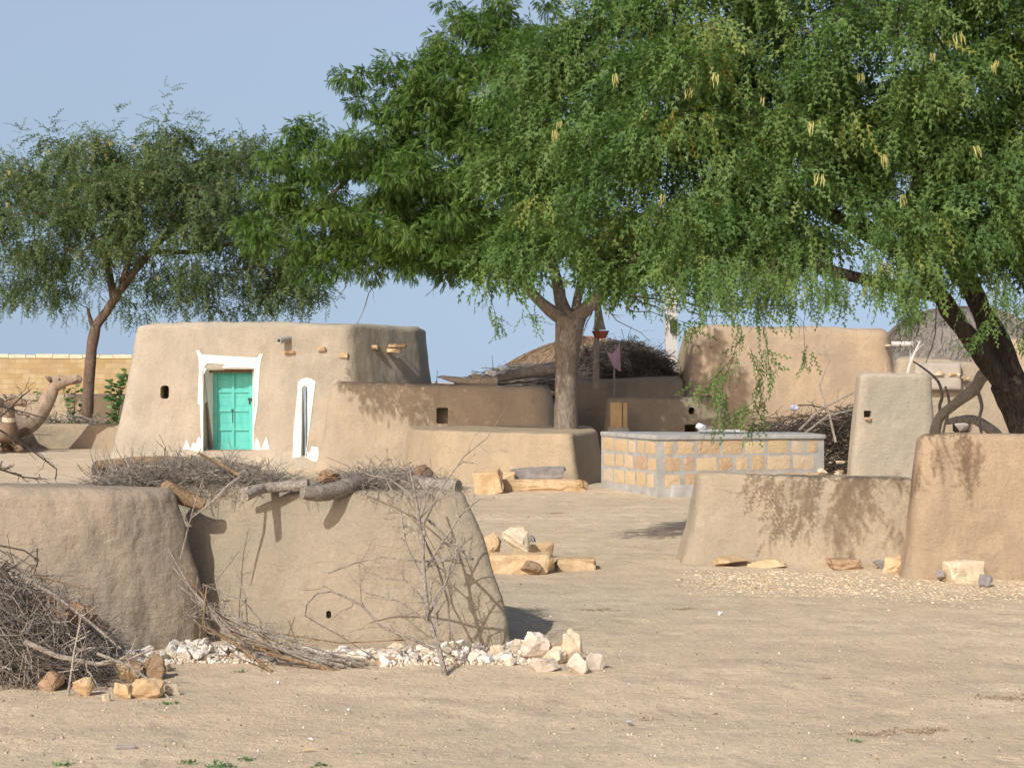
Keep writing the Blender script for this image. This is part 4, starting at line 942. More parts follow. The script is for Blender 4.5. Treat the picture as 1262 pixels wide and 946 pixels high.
# ---------------------------------------------------------------- BACKGROUND CLUTTER
def dome(cx, cy, rx, ry, z0, z1):
    def f():
        while True:
            a = U(0, 6.28); r = math.sqrt(U(0, 1)); 
            h_ = math.sqrt(max(0, 1-r*r)); return (cx+rx*r*math.cos(a), cy+ry*r*math.sin(a), z0+(z1-z0)*h_*U(.55, 1))
    return f
b4 = brush(dome(2.45, 39.8, 1.2, 1.0, 1.5, 2.6), 2000, (.3, .9), (.006, .014), twigs=2)
tag(b4.build('brush_pile', M['darktwig']), 'rounded dark brush heap behind the shaded yard wall, under the pink flag', 'brush pile')
b5 = brush(dome(.5, 39.2, 1.3, .8, 1.5, 2.05), 900, (.5, 1.3), (.008, .02), lambda: (1, random.gauss(0, .3), random.gauss(.05, .1)), twigs=1, curl=.1)
tag(b5.build('wood_stack', M['deadwood']), 'stack of grey bark and sticks on the yard wall left of the tree trunk', 'wood stack')
# brush heap right of tank
def rp():
    x = U(4.3, 6.6); zt = 1.15 if x < 5 else 1.15+.45*(x-5)/1.2; return (x, U(30.2, 31.8), U(0, 1)*min(zt, 1.5)*.86)
b6 = brush(rp, 900, (.4, 1.2), (.004, .014), lambda: (1, random.gauss(0, .5), random.gauss(.25, .35)), twigs=2)
tag(b6.build('brush_pile', M['darktwig']), 'dark tangled brush heap between the tank and the pale slab wall', 'brush pile')
for lab, pts, r, mt in [('pale twisted dead sapling standing in the brush right of the tank', [(1030, 545), (1022, 510), (1010, 475), (1022, 445), (1015, 425)], .022, 'deadwood_l'), ('long curved branch rising right over the brush heap', [(985, 530), (1010, 505), (1040, 490), (1062, 478)], .02, 'deadwood'), ('grey branch sweeping right over the brush heap below the curved one', [(990, 535), (1020, 512), (1050, 505), (1070, 500)], .02, 'deadwood')]:
    mb = MB(); branchy(mb, PB(pts, 30.0, 30.0), r, r*.5, 2, 5, .35, .6); tag(mb.build('dead_branch', M[mt]), lab, 'branch')
V, Fc = rock_mesh(501, (.13, .12, .11), 20, .0, .3, 2); tag(mk('plastic_bag', [Vector(v)+P(978, 503, 30.2) for v in V], Fc, M['litterb']), 'pale bluish plastic bag caught on the brush right of the tank', 'bag')
# logs on outbuilding roof
log('log', 'long grey log on the outbuilding roof, sawn end to the right', [P(543, 464, 35.0), P(570, 469, 34.8), P(614, 470, 34.7)], [.03, .07, .11], M['deadwood_l'])
log('log', 'weathered grey trunk lying over the outbuilding roof left of the tree', [P(612, 466, 36.6), P(650, 459, 36.6), P(692, 453, 36.6), P(700, 452, 36.6)], [.08, .11, .14, .14], M['deadwood'], 9, 'log', .15)
for lab, px, py, w, h_, sd, mt in [('white plastic sack on the roof heap', 621, 455, 14, 12, 601, 'litter'), ('crumpled white sack next to the first on the roof heap', 605, 459, 14, 9, 602, 'litter'), ('small pale stone at the left of the white sacks', 588, 463, 18, 8, 603, 'pale_rock')]:
    V, Fc = rock_mesh(sd, (w/60, .2, h_/60), 14, .2, .15, 2); tag(mk('sack' if mt == 'litter' else 'stone', [Vector(v)+P(px, py, 36.3) for v in V], Fc, M[mt]), lab, 'sack' if mt == 'litter' else 'stone')
# supports under the roof heap
# flag
fl = thing('flag', 'small faded pink cloth flag on a stick above the shaded yard wall', 'flag', P(757, 478, 37.3))
mb = MB(); mb.tube([P(757, 490, 37.3), P(757, 450, 37.3), P(759, 424, 37.3)], .022, 6); mb.build('stick', M['deadwood'], fl)
nU, nV = 10, 8; V = []
A, B, C, D = P(743, 424, 37.25), P(764, 421, 37.25), P(765, 458, 37.25), P(756, 452, 37.25)
for j in range(nV+1):
    for i in range(nU+1):
        u = i/nU; v = j/nV; p = A.lerp(B, u)*(1-v)+D.lerp(C, u)*v; p = p+Vector((0, .05*math.sin(u*7+v*3), -.22*math.sin(PI*u)*(1-v))); V.append(p)
mk('cloth', V, [(j*(nU+1)+i, j*(nU+1)+i+1, (j+1)*(nU+1)+i+1, (j+1)*(nU+1)+i) for j in range(nV) for i in range(nU)], M['pink'], fl, smooth=True)
# bird feeder pot under a cone
fd = thing('hanging_pot', 'red clay pot under a conical hemp cover hanging from the big tree', 'pot', P(740, 417, 32.3))
def lathe(cx, cy, prof, n=18):
    V = []; 
    for r, z in prof: V += [(cx+r*math.cos(2*PI*k/n), cy+r*math.sin(2*PI*k/n), z) for k in range(n)]
    return V, [(j*n+k, j*n+(k+1) % n, (j+1)*n+(k+1) % n, (j+1)*n+k) for j in range(len(prof)-1) for k in range(n)]
q = P(740, 411, 32.3)
V, Fc = lathe(q.x, q.y, [(.0, q.z-.09), (.1, q.z-.08), (.14, q.z), (.16, q.z+.05), (.14, q.z+.05), (.11, q.z-.03), (0, q.z-.05)]); mk('bowl', V, Fc, M['redpot'], fd, smooth=True)
V, Fc = lathe(q.x-.02, q.y, [(.12, q.z+.07), (.085, q.z+.2), (.04, q.z+.45), (.02, q.z+.75), (0, q.z+.76)]); mk('cone', V, Fc, M['net'], fd, smooth=True)
mb = MB(); mb.tube([q+Vector((-.02, 0, .75)), q+Vector((-.05, 0, 1.3))], .01, 5)
mb.build('rope', M['net'], fd)
log('pole', 'slim grey pole leaning behind the hanging red pot', [P(734, 478, 36.9), P(735, 440, 36.8), P(736, 372, 36.6)], [.07, .06, .05], M['deadwood'], cat='pole')
# concrete pole
mb = MB(); b = P(827, 470, 43.5); pv = []
for z, w_ in ((0, .17), (6.0, .11)):
    pv += [(b.x-w_, 43.5-w_, z), (b.x+w_, 43.5-w_, z), (b.x+w_, 43.5+w_, z), (b.x-w_, 43.5+w_, z)]
mb.add(pv, [(0, 1, 5, 4), (1, 2, 6, 5), (2, 3, 7, 6), (3, 0, 4, 7), (4, 5, 6, 7)])
cp = thing('utility_pole', 'square pale concrete pole rising into the leaves left of the right-hand house', 'pole', (b.x, 43.5, 0)); mb.build('shaft', M['concrete'], cp)
mb = MB(); mb.box((b.x+.04, 43.3, 3.05), (.16, .12, .3)); mb.build('bracket', M['dark'], cp)
# gnarled logs by the forked tree
gl = thing('gnarled_log', 'thick gnarled forked log leaning against the forked tree at right', 'log', (5.0, 19.5, 0))
mb = MB(); limb_tube(mb, PB([(1145, 640), (1150, 570), (1155, 520), (1178, 497), (1200, 480), (1212, 462), (1232, 452)], 19.6, 18.7), [.075, .065, .058, .055, .06, .07, .03], 12, .12); mb.build('trunk', M['deadwood_l'], gl, smooth=True)
mb = MB(); limb_tube(mb, PB([(1160, 512), (1158, 500), (1161, 488), (1156, 470), (1140, 455), (1125, 445)], 19.3, 19.5), [.02, .02, .018, .015, .012, .008], 8, .1); limb_tube(mb, PB([(1205, 482), (1210, 500), (1207, 520), (1214, 550)], 19, 19), [.02, .018, .016, .014], 8, .1); limb_tube(mb, PB([(1165, 476), (1170, 500), (1163, 530), (1158, 560)], 19.2, 19.2), [.015, .018, .014, .012], 8, .1); mb.build('branch', M['deadwood'], gl, smooth=True)
log('log', 'pale forked log lying behind the orange wall, right of the plugged hole', [P(1165, 520, 19.9), P(1195, 516, 19.8), P(1215, 525, 19.7), P(1235, 545, 19.6), P(1245, 590, 19.5)], [.03, .045, .06, .06, .06], M['deadwood_l'])
mb = MB(); branchy(mb, PB([(1115, 475), (1121, 450), (1127, 435), (1134, 420)], 24.3, 24.3), .022, .010, 1, 4, .4, .8); tag(mb.build('dead_branch', plain('bleached', (.7, .68, .62), .8, .1)), 'bleached white twig standing on top of the pale slab wall', 'branch')
mb = MB(); branchy(mb, PB([(1154, 372), (1153, 410), (1148, 430), (1141, 448)], 18.5, 18.6), .007, .003, 1, 4, .3, .5); tag(mb.build('dead_branch', M['deadwood']), 'dry twig hanging down from the forked tree in front of the dome', 'branch')

# ---------------------------------------------------------------- TREES
tvN, tfN = tmpl_neem(); tvF, tfF = tmpl_feather(); 
def rad_dir(down, out=1.0, rnd=.6):
    def f(v, k): return v*out+rng.normal(0, rnd, (k, 3))+np.array([0, 0, -down])
    return f
# big neem
YN = 31.6
nt = thing('big_tree', 'big dense dark-green broadleaf tree in the centre, thick pale trunk behind the platform', 'tree', P(697, 0, YN)*1); nt.location = (P(697, 0, YN).x, YN, 0); WO[nt.name] = Vector(nt.location)
mb = MB()
tr = [Vector((P(698, 0, YN).x, YN, .3)), P(698, 540, YN), P(698, 490, YN), P(699, 440, YN), P(701, 408, YN), P(703, 392, YN)]
limb_tube(mb, tr, [.30, .225, .20, .205, .26, .28], 20, .05)
lm = [([P(703, 400, YN), P(682, 385, YN-.1), P(660, 366, YN-.3), P(630, 335, YN-.6), P(590, 290, YN-.9), P(540, 240, YN-1)], [.14, .12, .09, .075, .06, .045]),
      ([P(701, 398, YN), P(692, 372, YN+.2), P(686, 345, YN+.4), P(672, 290, YN+.6), P(640, 200, YN+.6), P(610, 110, YN+.3)], [.16, .12, .10, .09, .07, .04]),
      ([P(705, 398, YN), P(722, 380, YN), P(742, 362, YN), P(765, 335, YN-.2), P(790, 310, YN-.4)], [.155, .13, .10, .07, .04]),
      ([P(708, 394, YN), P(711, 370, YN+.3), P(716, 340, YN+.6), P(705, 280, YN+1)], [.10, .08, .07, .05]),
      ([P(630, 335, YN-.6), P(560, 320, YN-.4), P(470, 300, YN), P(400, 260, YN+.2)], [.08, .07, .06, .04])]
limbs = [(tr, [.3]*6, None)]
for k, (p, r) in enumerate(lm): limb_tube(mb, p, r, 12, .08); limbs.append((p, r, 5))
pN = [(640, 45, 62, .3), (560, 55, 52, 0), (600, 20, 40, .8), (500, 105, 42, .2), (545, 110, 55, -.8), (600, 140, 75, -1.3), (630, 120, 60, 1.4), (545, 180, 70, 1.6), (520, 170, 70, -.8), (395, 180, 48, .2), (350, 215, 42, 0), (322, 255, 32, .2), (335, 300, 34, 0), (430, 220, 62, -1.4), (440, 240, 62, 1.5), (400, 290, 48, .1), (530, 250, 75, -1.9), (540, 270, 75, 1.8), (620, 240, 75, -1.5), (630, 230, 75, 1.8), (600, 300, 55, -1.4), (500, 315, 40, -1), (440, 320, 34, 0), (560, 325, 35, 1.2), (680, 300, 52, -1.2), (690, 270, 55, 1.2), (735, 325, 36, -.8), (740, 300, 45, .8), (775, 335, 32, 0), (800, 325, 32, .8), (820, 345, 24, -.2), (650, 335, 28, -1.4), (425, 103, 11, 0), (455, 125, 14, 0), (445, 95, 6, 0), (385, 345, 18, .3)]
pN += [(665, 85, 50, .2), (650, 150, 45, 0), (450, 310, 40, 0), (480, 315, 35, .8), (520, 318, 35, .3), (410, 300, 40, .6), (545, 318, 35, -.2), (600, 318, 32, .4), (560, 290, 45, -.6), (640, 298, 45, -.5), (500, 298, 35, -.6)]
cN = lim(sample_clusters(pN, YN, 1.25, 26), [(300, 328), (400, 336), (600, 334), (640, 322), (660, 318), (740, 322), (840, 340)])
mb2 = grow(limbs, cN, .007); mb.add(mb2.v, mb2.f)
# bare hanging twigs under the crown
for pts in ([(470, 340), (455, 360), (447, 385), (440, 400)], [(430, 330), (425, 355), (415, 370)], [(560, 335), (540, 350), (525, 365)], [(740, 370), (760, 395), (790, 410), (800, 420)], [(730, 385), (722, 400), (718, 415)]):
    branchy(mb, PB(pts, YN, YN), .012, .004, 1, 5, .4, .6)

mb.build('trunk', M['bark_neem'], nt, smooth=True)
V, Fc, T = foliage(cN, 82, .31, tvN, tfN, rad_dir(.55, .9, .5), (.42, .76), (.42, .14))
mk('crown', V, Fc, M['neem'], nt, tint=T)
# feathery tree on the right (forked trunk)
YA = 16.9
at = thing('feathery_tree', 'wide feathery light-green tree with a dark leaning forked trunk at the right edge', 'tree', (P(1292, 0, 17.6).x, 17.6, 0))
mb = MB()
tr = [Vector((P(1296, 0, 17.6).x, 17.6, -.05)), P(1290, 600, 17.6), P(1270, 535, 17.5), P(1250, 490, 17.45), P(1238, 470, 17.4)]
limb_tube(mb, tr, [.28, .23, .20, .19, .15], 18, .08)
lm = [([P(1246, 482, 17.4), P(1222, 452, 17.35), P(1195, 415, 17.2), P(1172, 385, 17.1), P(1160, 366, 17), P(1120, 320, 16.9), P(1060, 270, 16.8)], [.12, .105, .092, .085, .08, .065, .05]),
      ([P(1252, 486, 17.5), P(1240, 445, 17.55), P(1218, 400, 17.6), P(1198, 355, 17.5), P(1185, 320, 17.4), P(1160, 250, 17.2), P(1100, 170, 17)], [.15, .13, .115, .105, .10, .08, .06]),
      ([P(1190, 330, 17.4), P(1215, 290, 17.6), P(1250, 220, 17.5), P(1300, 150, 17.4)], [.09, .08, .07, .05]),
      ([P(1160, 366, 17), P(1090, 350, 16.4), P(1010, 330, 16.1), P(930, 300, 16), P(850, 270, 16.2)], [.07, .06, .055, .045, .03]),
      ([P(1120, 320, 16.9), P(1000, 250, 17), P(880, 190, 17.2), P(760, 160, 17.4)], [.07, .06, .05, .03]),
      ([P(1262, 560, 17.5), P(1300, 480, 17.7), P(1350, 380, 17.8), P(1380, 260, 17.6)], [.15, .12, .09, .06])]
limbs = [(tr, [.2]*5, None)]
for p, r in lm: limb_tube(mb, p, r, 12, .12); limbs.append((p, r, 4))
pA = [(645, 110, 38, .4), (688, 58, 42, .4), (625, 185, 34, .4), (735, 30, 30, .4), (690, 155, 58, .5), (725, 90, 50, .3), (665, 235, 50, .3), (640, 310, 42, .3), (615, 345, 25, .2), (590, 372, 14, .2), (740, 200, 70, -.3), (715, 295, 55, 0), (780, 50, 55, .3), (840, 90, 85, -.6), (850, 215, 95, -.8), (790, 310, 60, -.3), (890, 300, 75, -.9), (860, 345, 40, -1), (950, 90, 100, .4), (980, 215, 85, -.6), (960, 330, 45, -1.2), (1010, 320, 35, .3), (1085, 85, 105, -.5), (1110, 200, 95, .2), (1100, 295, 55, -.8), (1190, 100, 105, .4), (1215, 230, 85, -.5), (1180, 300, 50, 0), (1150, 335, 30, -.6), (1255, 320, 42, .3), (1340, 150, 115, 0), (1330, 280, 80, .3), (1300, 350, 40, .5), (850, -50, 80, .2), (980, -55, 95, 0), (1120, -60, 100, .3), (1270, -20, 95, 0), (760, 5, 32, 0), (1040, 180, 60, 1.2), (900, 150, 70, 1.2), (640, 370, 10, .2), (1100, 355, 18, -.6), (1060, 340, 24, -.4), (760, 345, 34, -.2), (700, 335, 26, 0)]
cA = sample_clusters(pA, YA, 1.25, 76)
cA = lim(cA, [(560, 352), (630, 340), (660, 318), (740, 322), (760, 345), (850, 335), (900, 326), (990, 316), (1040, 303), (1110, 303), (1150, 316), (1262, 334), (1300, 360)])
def prune(cs, targets):
    out = []
    for c in cs:
        ok = True
        for Yt, xa, xb, za, zb in targets:
            t_ = Yt-c.y; x = c.x+.58*t_; z = c.z-.94*t_
            if t_ > 0 and xa < x < xb and za < z < zb: ok = False
        if ok: out.append(c)
    return out
cA = prune(cA, [(24, 4.2, 6.1, .0, 2.1), (26.3, 1.2, 4.9, .1, 1.0), (27, 1.2, 4.9, .1, 1.0), (30, 6.2, 8.7, 0.2, 2.1)])
cA = [c for c in cA if 13.9 < c.y < 18.9 and c.z < 6.4 and not (abs((c.x*F/c.y+CX)-1012) < 22 and abs((HOR-(c.z-EYE)*F/c.y)-252) < 28) and not (abs((c.x*F/c.y+CX)-1052) < 20 and abs((HOR-(c.z-EYE)*F/c.y)-305) < 18)]
mb2 = grow(limbs, cA, .0035); mb.add(mb2.v, mb2.f)
# weeping sprays
def spray(pts, Y0, Y1, n, sc_=(.7, 1.0), sp=.03):
    P_ = PB(pts, Y0, Y1); m = len(P_)-1; pos = []; dr = []
    for i in range(n):
        f = U(0, m); k = min(m-1, int(f)); d = (P_[k+1]-P_[k]).normalized(); p = P_[k].lerp(P_[k+1], f-k)
        pos.append(np.array(p)+rng.normal(0, sp, 3)); dr.append(np.array(d)*.7+rng.normal(0, .4, 3)+np.array([0, 0, -.35]))
    return np.array(pos), np.array(dr)
sp_pts = []
hang = [([(930, 370), (945, 420), (948, 455), (930, 495), (905, 512), (885, 525)], 15.6, 15.5, 42), ([(905, 370), (915, 410), (900, 445), (875, 470), (850, 480)], 15.6, 15.6, 30), ([(1000, 350), (990, 400), (992, 430), (990, 450)], 15.7, 15.7, 14), ([(925, 430), (935, 460), (938, 500), (925, 530)], 15.5, 15.5, 26), ([(905, 440), (890, 470), (892, 500), (880, 535)], 15.5, 15.45, 26),
        ([(880, 360), (870, 385), (850, 400)], 15.8, 15.8, 16), ([(1215, 330), (1225, 370), (1215, 400), (1200, 425)], 16.2, 16.1, 30), ([(1200, 425), (1185, 430)], 16.1, 16.1, 6), ([(1262, 360), (1268, 400), (1260, 425)], 16, 16, 22), ([(640, 340), (650, 380), (660, 400)], 17, 17, 14), ([(600, 350), (610, 385), (615, 410)], 17, 17, 16), ([(785, 345), (800, 375), (825, 390), (850, 400)], 16.4, 16.2, 30), ([(720, 330), (735, 350), (750, 375)], 16.6, 16.6, 20)]
for i in range(38):
    px = U(800, 1130); y0 = U(312, 345); l = U(20, 60) if 860 < px < 1010 else U(12, 34); Yh = U(14.3, 16.6); hang.append(([(px, y0), (px+U(-8, 8), y0+l*.5), (px+U(-14, 12), y0+l)], Yh, Yh, int(l/4.2)))
for i in range(34):
    px = U(870, 1150); y0 = U(305, 335); l = U(20, 60); Yh = U(13.9, 14.9); hang.append(([(px, y0), (px+U(-8, 8), y0+l*.5), (px+U(-14, 12), y0+l)], Yh, Yh, int(l/3.2)))
for i in range(26):
    px = U(1090, 1290); y0 = U(335, 370); l = U(15, 50); Yh = U(15.5, 17.5); hang.append(([(px, y0), (px+U(-8, 8), y0+l*.5), (px+U(-10, 10), y0+l)], Yh, Yh, int(l/4.5)))
ps, dr = [], []
for pts, a, b, n in hang:
    q, w_ = spray(pts, a, b, n); ps.append(q); dr.append(w_); mb.tube(PB(pts, a, b), [.004]+[.0025]*(len(pts)-1), 3)
ps = np.vstack(ps); dr = np.vstack(dr)
for i in range(16):
    px = U(770, 905); a_ = P(px, U(360, 385), 16.2+U(-.3, .3)); mb.tube(wiggly(a_, a_+Vector((U(.3, .6), U(-.1, .1), U(-.15, .02))), 8, .12), [.006, .006, .005, .005, .004, .003, .002, .001], 4)
mb.build('trunk', M['bark_dark'], at, smooth=True)
print('clusters', len(cN), len(cA))
V, Fc, T = foliage(cA, 34, .23, tvF, tfF, rad_dir(.75, .7, .5), (.5, 1.0), (.46, .19))
V2, F2 = inst(tvF, tfF, dr, ps, rng.uniform(.35, .65, len(ps)))
T2 = np.repeat(np.clip(rng.normal(.5, .15, len(ps)), 0, 1), len(tfF))
mk('crown', np.vstack([V, V2]), np.vstack([Fc, F2+len(V)]), M['acacia'], at, tint=np.concatenate([T, T2]))
# pods: clusters of dry pods
podm = []
for i in range(3):
    mb = MB()
    for k in range(5):
        a = Vector((U(-.05, .05), U(-.05, .05), 0)); mb.tube(wiggly(a, a+Vector((U(-.03, .03), U(-.03, .03), -U(.10, .17))), 5, .2), [.003, .008, .009, .008, .002], 4)
    me = bpy.data.meshes.new('pod_cluster'); me.from_pydata([tuple(v) for v in mb.v], [], mb.f); me.materials.append(M['pod']); podm.append(me)
def pods(tree, spots, Y, s=1):
    for px, py in spots:
        o = bpy.data.objects.new('pod_cluster', random.choice(podm)); COL.objects.link(o); o.parent = tree; o.location = P(px, py, Y+U(-.4, .4))-WO[tree.name]; o.scale = (s*U(.5, .8),)*3; o.rotation_euler = (U(-.3, .3), U(-.3, .3), U(0, 6))
pods(at, [(1230, 75), (1222, 80), (1150, 65), (1200, 180), (690, 150), (685, 160), (820, 240), (760, 90), (1000, 150), (1010, 215), (1090, 190), (940, 120), (880, 90), (1110, 240), (1060, 90), (1180, 40), (850, 110)], 15.4)

# left thin tree
YL = 47.0
lt = thing('thin_tree', 'loose grey-green feathery tree with a slim leaning trunk, left of the teal-door house', 'tree', (P(107, 0, YL).x, YL, 0))
mb = MB()
tr = [Vector((P(105, 0, YL).x, YL, 0)), P(107, 530, YL), P(109, 480, YL), P(113, 430, YL), P(118, 402, YL)]
limb_tube(mb, tr, [.21, .16, .15, .145, .14], 14, .06)
lm = [([P(118, 402, YL), P(130, 385, YL), P(145, 362, YL), P(165, 335, YL), P(195, 300, YL), P(222, 270, YL), P(250, 230, YL)], [.13, .12, .11, .10, .085, .07, .045]),
      ([P(116, 405, YL), P(112, 395, YL), P(108, 380, YL)], [.07, .06, .03]),
      ([P(140, 368, YL), P(130, 320, YL+.3), P(100, 270, YL+.3), P(70, 230, YL)], [.10, .08, .07, .04]),
      ([P(185, 310, YL), P(240, 310, YL-.3), P(290, 300, YL-.3), P(340, 300, YL)], [.08, .06, .05, .03]),
      ([P(150, 350, YL), P(170, 270, YL-.5), P(160, 220, YL-.5)], [.08, .06, .04])]
limbs = [(tr, [.15]*5, None)]
for p, r in lm: limb_tube(mb, p, r, 9, .1); limbs.append((p, r, 4))
pL = [(10, 235, 45, 0), (-10, 300, 40, 0), (-50, 270, 50, 0), (60, 215, 48, .8), (110, 205, 45, -.8), (160, 204, 42, .5), (210, 200, 42, -.5), (255, 204, 38, .5), (295, 215, 42, 0), (60, 270, 50, -.8), (120, 260, 45, .8), (170, 250, 45, -.8), (235, 245, 42, .8), (290, 275, 48, -.6), (340, 290, 42, 0), (40, 325, 35, 0), (90, 325, 30, -.5), (150, 315, 26, .5), (255, 330, 38, -.5), (310, 345, 38, 0), (350, 350, 30, .3), (270, 375, 20, 0), (210, 350, 28, -.5), (320, 378, 16, 0), (370, 360, 22, 0), (330, 250, 42, .3), (360, 320, 30, -.3), (140, 260, 42, -1.4), (190, 225, 42, -1.4), (100, 235, 42, -1.4), (230, 300, 36, -1.2), (150, 300, 30, -1.2), (265, 250, 40, -1.3), (380, 345, 22, 0), (300, 182, 24, 0), (130, 184, 24, 0), (200, 180, 26, 0), (250, 180, 26, .2), (400, 330, 18, 0), (70, 360, 20, 0), (10, 350, 22, 0), (175, 375, 14, 0)]
cL = sample_clusters(pL, YL, 1.5, 21)
mb2 = grow(limbs, cL, .009); mb.add(mb2.v, mb2.f)
mb.build('trunk', wood_mat('thin_bark', (.13, .09, .065), (.22, .16, .12), 6), lt, smooth=True)
tvF2, tfF2 = tmpl_feather(8, .42, .09, .024, 5)
V, Fc, T = foliage(cL, 21, .42, tvF2, tfF2, rad_dir(.7, .7, .5), (.8, 1.3), (.4, .2))
ps, dr = [], []
for i in range(70):
    px = U(-30, 400); y0 = U(320, 365); l = U(15, 45); q, w_ = spray([(px, y0), (px+U(-5, 5), y0+l*.5), (px+U(-12, 12), y0+l)], YL, YL, int(l/3), sp=.08); ps.append(q); dr.append(w_)
for pts in ([(200, 190), (205, 150), (200, 125), (212, 103)], [(180, 185), (178, 160), (185, 130)], [(225, 185), (222, 150), (235, 140)], [(130, 195), (140, 160), (148, 125)], [(240, 170), (250, 145)], [(75, 195), (60, 160), (65, 148)], [(20, 200), (22, 175), (30, 160)], [(120, 195), (112, 160)]):
    q, w_ = spray(pts, YL, YL, 12, sp=.06); ps.append(q); dr.append(-w_*np.array([1, 1, -1]) if False else w_*np.array([1, 1, -.3])+np.array([0, 0, .4]))
ps = np.vstack(ps); dr = np.vstack(dr)
V2, F2 = inst(tvF2, tfF2, dr, ps, rng.uniform(.5, .9, len(ps)))
mk('crown', np.vstack([V, V2]), np.vstack([Fc, F2+len(V)]), M['acacia2'], lt, tint=np.concatenate([T, np.repeat(np.clip(rng.normal(.4, .12, len(ps)), 0, 1), len(tfF2))]))
pods(lt, [(12, 210), (60, 185), (225, 228), (262, 260), (285, 170), (165, 178), (135, 175), (10, 250), (195, 340), (30, 235)], YL-1.6, 1.5)

# small plants
def leafy(name, label, cat, base, h_, w_, n, size, mat='calo', stem=True, broad=True, lean=0):
    th = thing(name, label, cat, base); base = Vector(base); mb = MB(); pos = []; dr = []
    for k in range(max(2, int(w_*6))):
        t0 = base+Vector((U(-.1, .1)*w_, U(-.1, .1), 0)); tip = base+Vector((U(-.5, .5)*w_+lean, U(-.3, .3)*w_, h_*U(.75, 1))); pp = wiggly(t0, tip, 6, .1); mb.tube(pp, [.018, .015, .012, .01, .008, .005], 5)
        for j in range(n):
            f = U(.12, 1)*5; i = min(4, int(f)); p = pp[i].lerp(pp[i+1], f-i); pos.append(np.array(p)); a = U(0, 6.28); dr.append(np.array([math.cos(a), math.sin(a), U(-.1, .7)]))
    mb.build('stem', M['brownwood'], th)
    V = []
    if broad:
        ring = [(0, 0), (.25, .27), (.55, .33), (.85, .2), (1, 0), (.85, -.2), (.55, -.33), (.25, -.27)]
        tv = np.array([(x, y, .12*abs(y)-.12*x*x) for x, y in ring]+[(.5, 0, -.06)]); tf = np.array([(0, 1, 2, 8), (2, 3, 4, 8), (4, 5, 6, 8), (6, 7, 0, 8)])
    else: tv = np.array(quadleaf((0, 0, 0), (1, 0, 0), (0, 1, 0), 1, .4, .1)); tf = np.array([(0, 1, 2, 3)])
    V, Fc = inst(tv, tf, np.array(dr), np.array(pos), rng.uniform(.7, 1.15, len(pos))*size)
    mk('foliage', V, Fc, M[mat], th, tint=np.repeat(rng.uniform(.0, .75, len(pos)), len(tf)))
leafy('milkweed_shrub', 'tall shrub with big round grey-green leaves against the left corner of the house', 'shrub', (P(139, 0, 46).x, 46, 0), 2.15, .75, 42, .20)
leafy('shrub', 'small green bush behind the camel head', 'shrub', (P(88, 0, 47.5).x, 47.5, 0), 1.75, 1.0, 30, .16)
leafy('shrub', 'green leafy bush behind the camel neck', 'shrub', (P(52, 0, 47.5).x, 47.5, 0), 1.6, .5, 26, .15)
leafy('sapling', 'little sapling top above the outbuilding roof heap', 'sapling', (P(610, 0, 37.5).x, 37.5, 0), 2.3, .22, 16, .12)
leafy('sapling', 'low leafy sprig beside the long grey roof log', 'sapling', (P(556, 0, 37.5).x, 37.5, 0), 1.9, .35, 18, .11)
leafy('sapling', 'green sprig between the house corner and the roof log', 'sapling', (P(541, 0, 37.8).x, 37.8, 0), 2.0, .3, 20, .13)
leafy('shrub', 'light green bush between the concrete pole and the right-hand house', 'shrub', (P(845, 0, 44).x, 44, 0), 2.5, 1.0, 60, .13)
b7 = brush(lambda: (U(-13.0, -9.8), U(46.0, 46.6), U(.3, .62+.25*math.sin(U(0, 3)))), 300, (.3, .9), (.008, .018), twigs=1)
tag(b7.build('brush_pile', M['deadwood']), 'low heap of dry sticks around the foot of the slim leaning tree', 'brush pile')

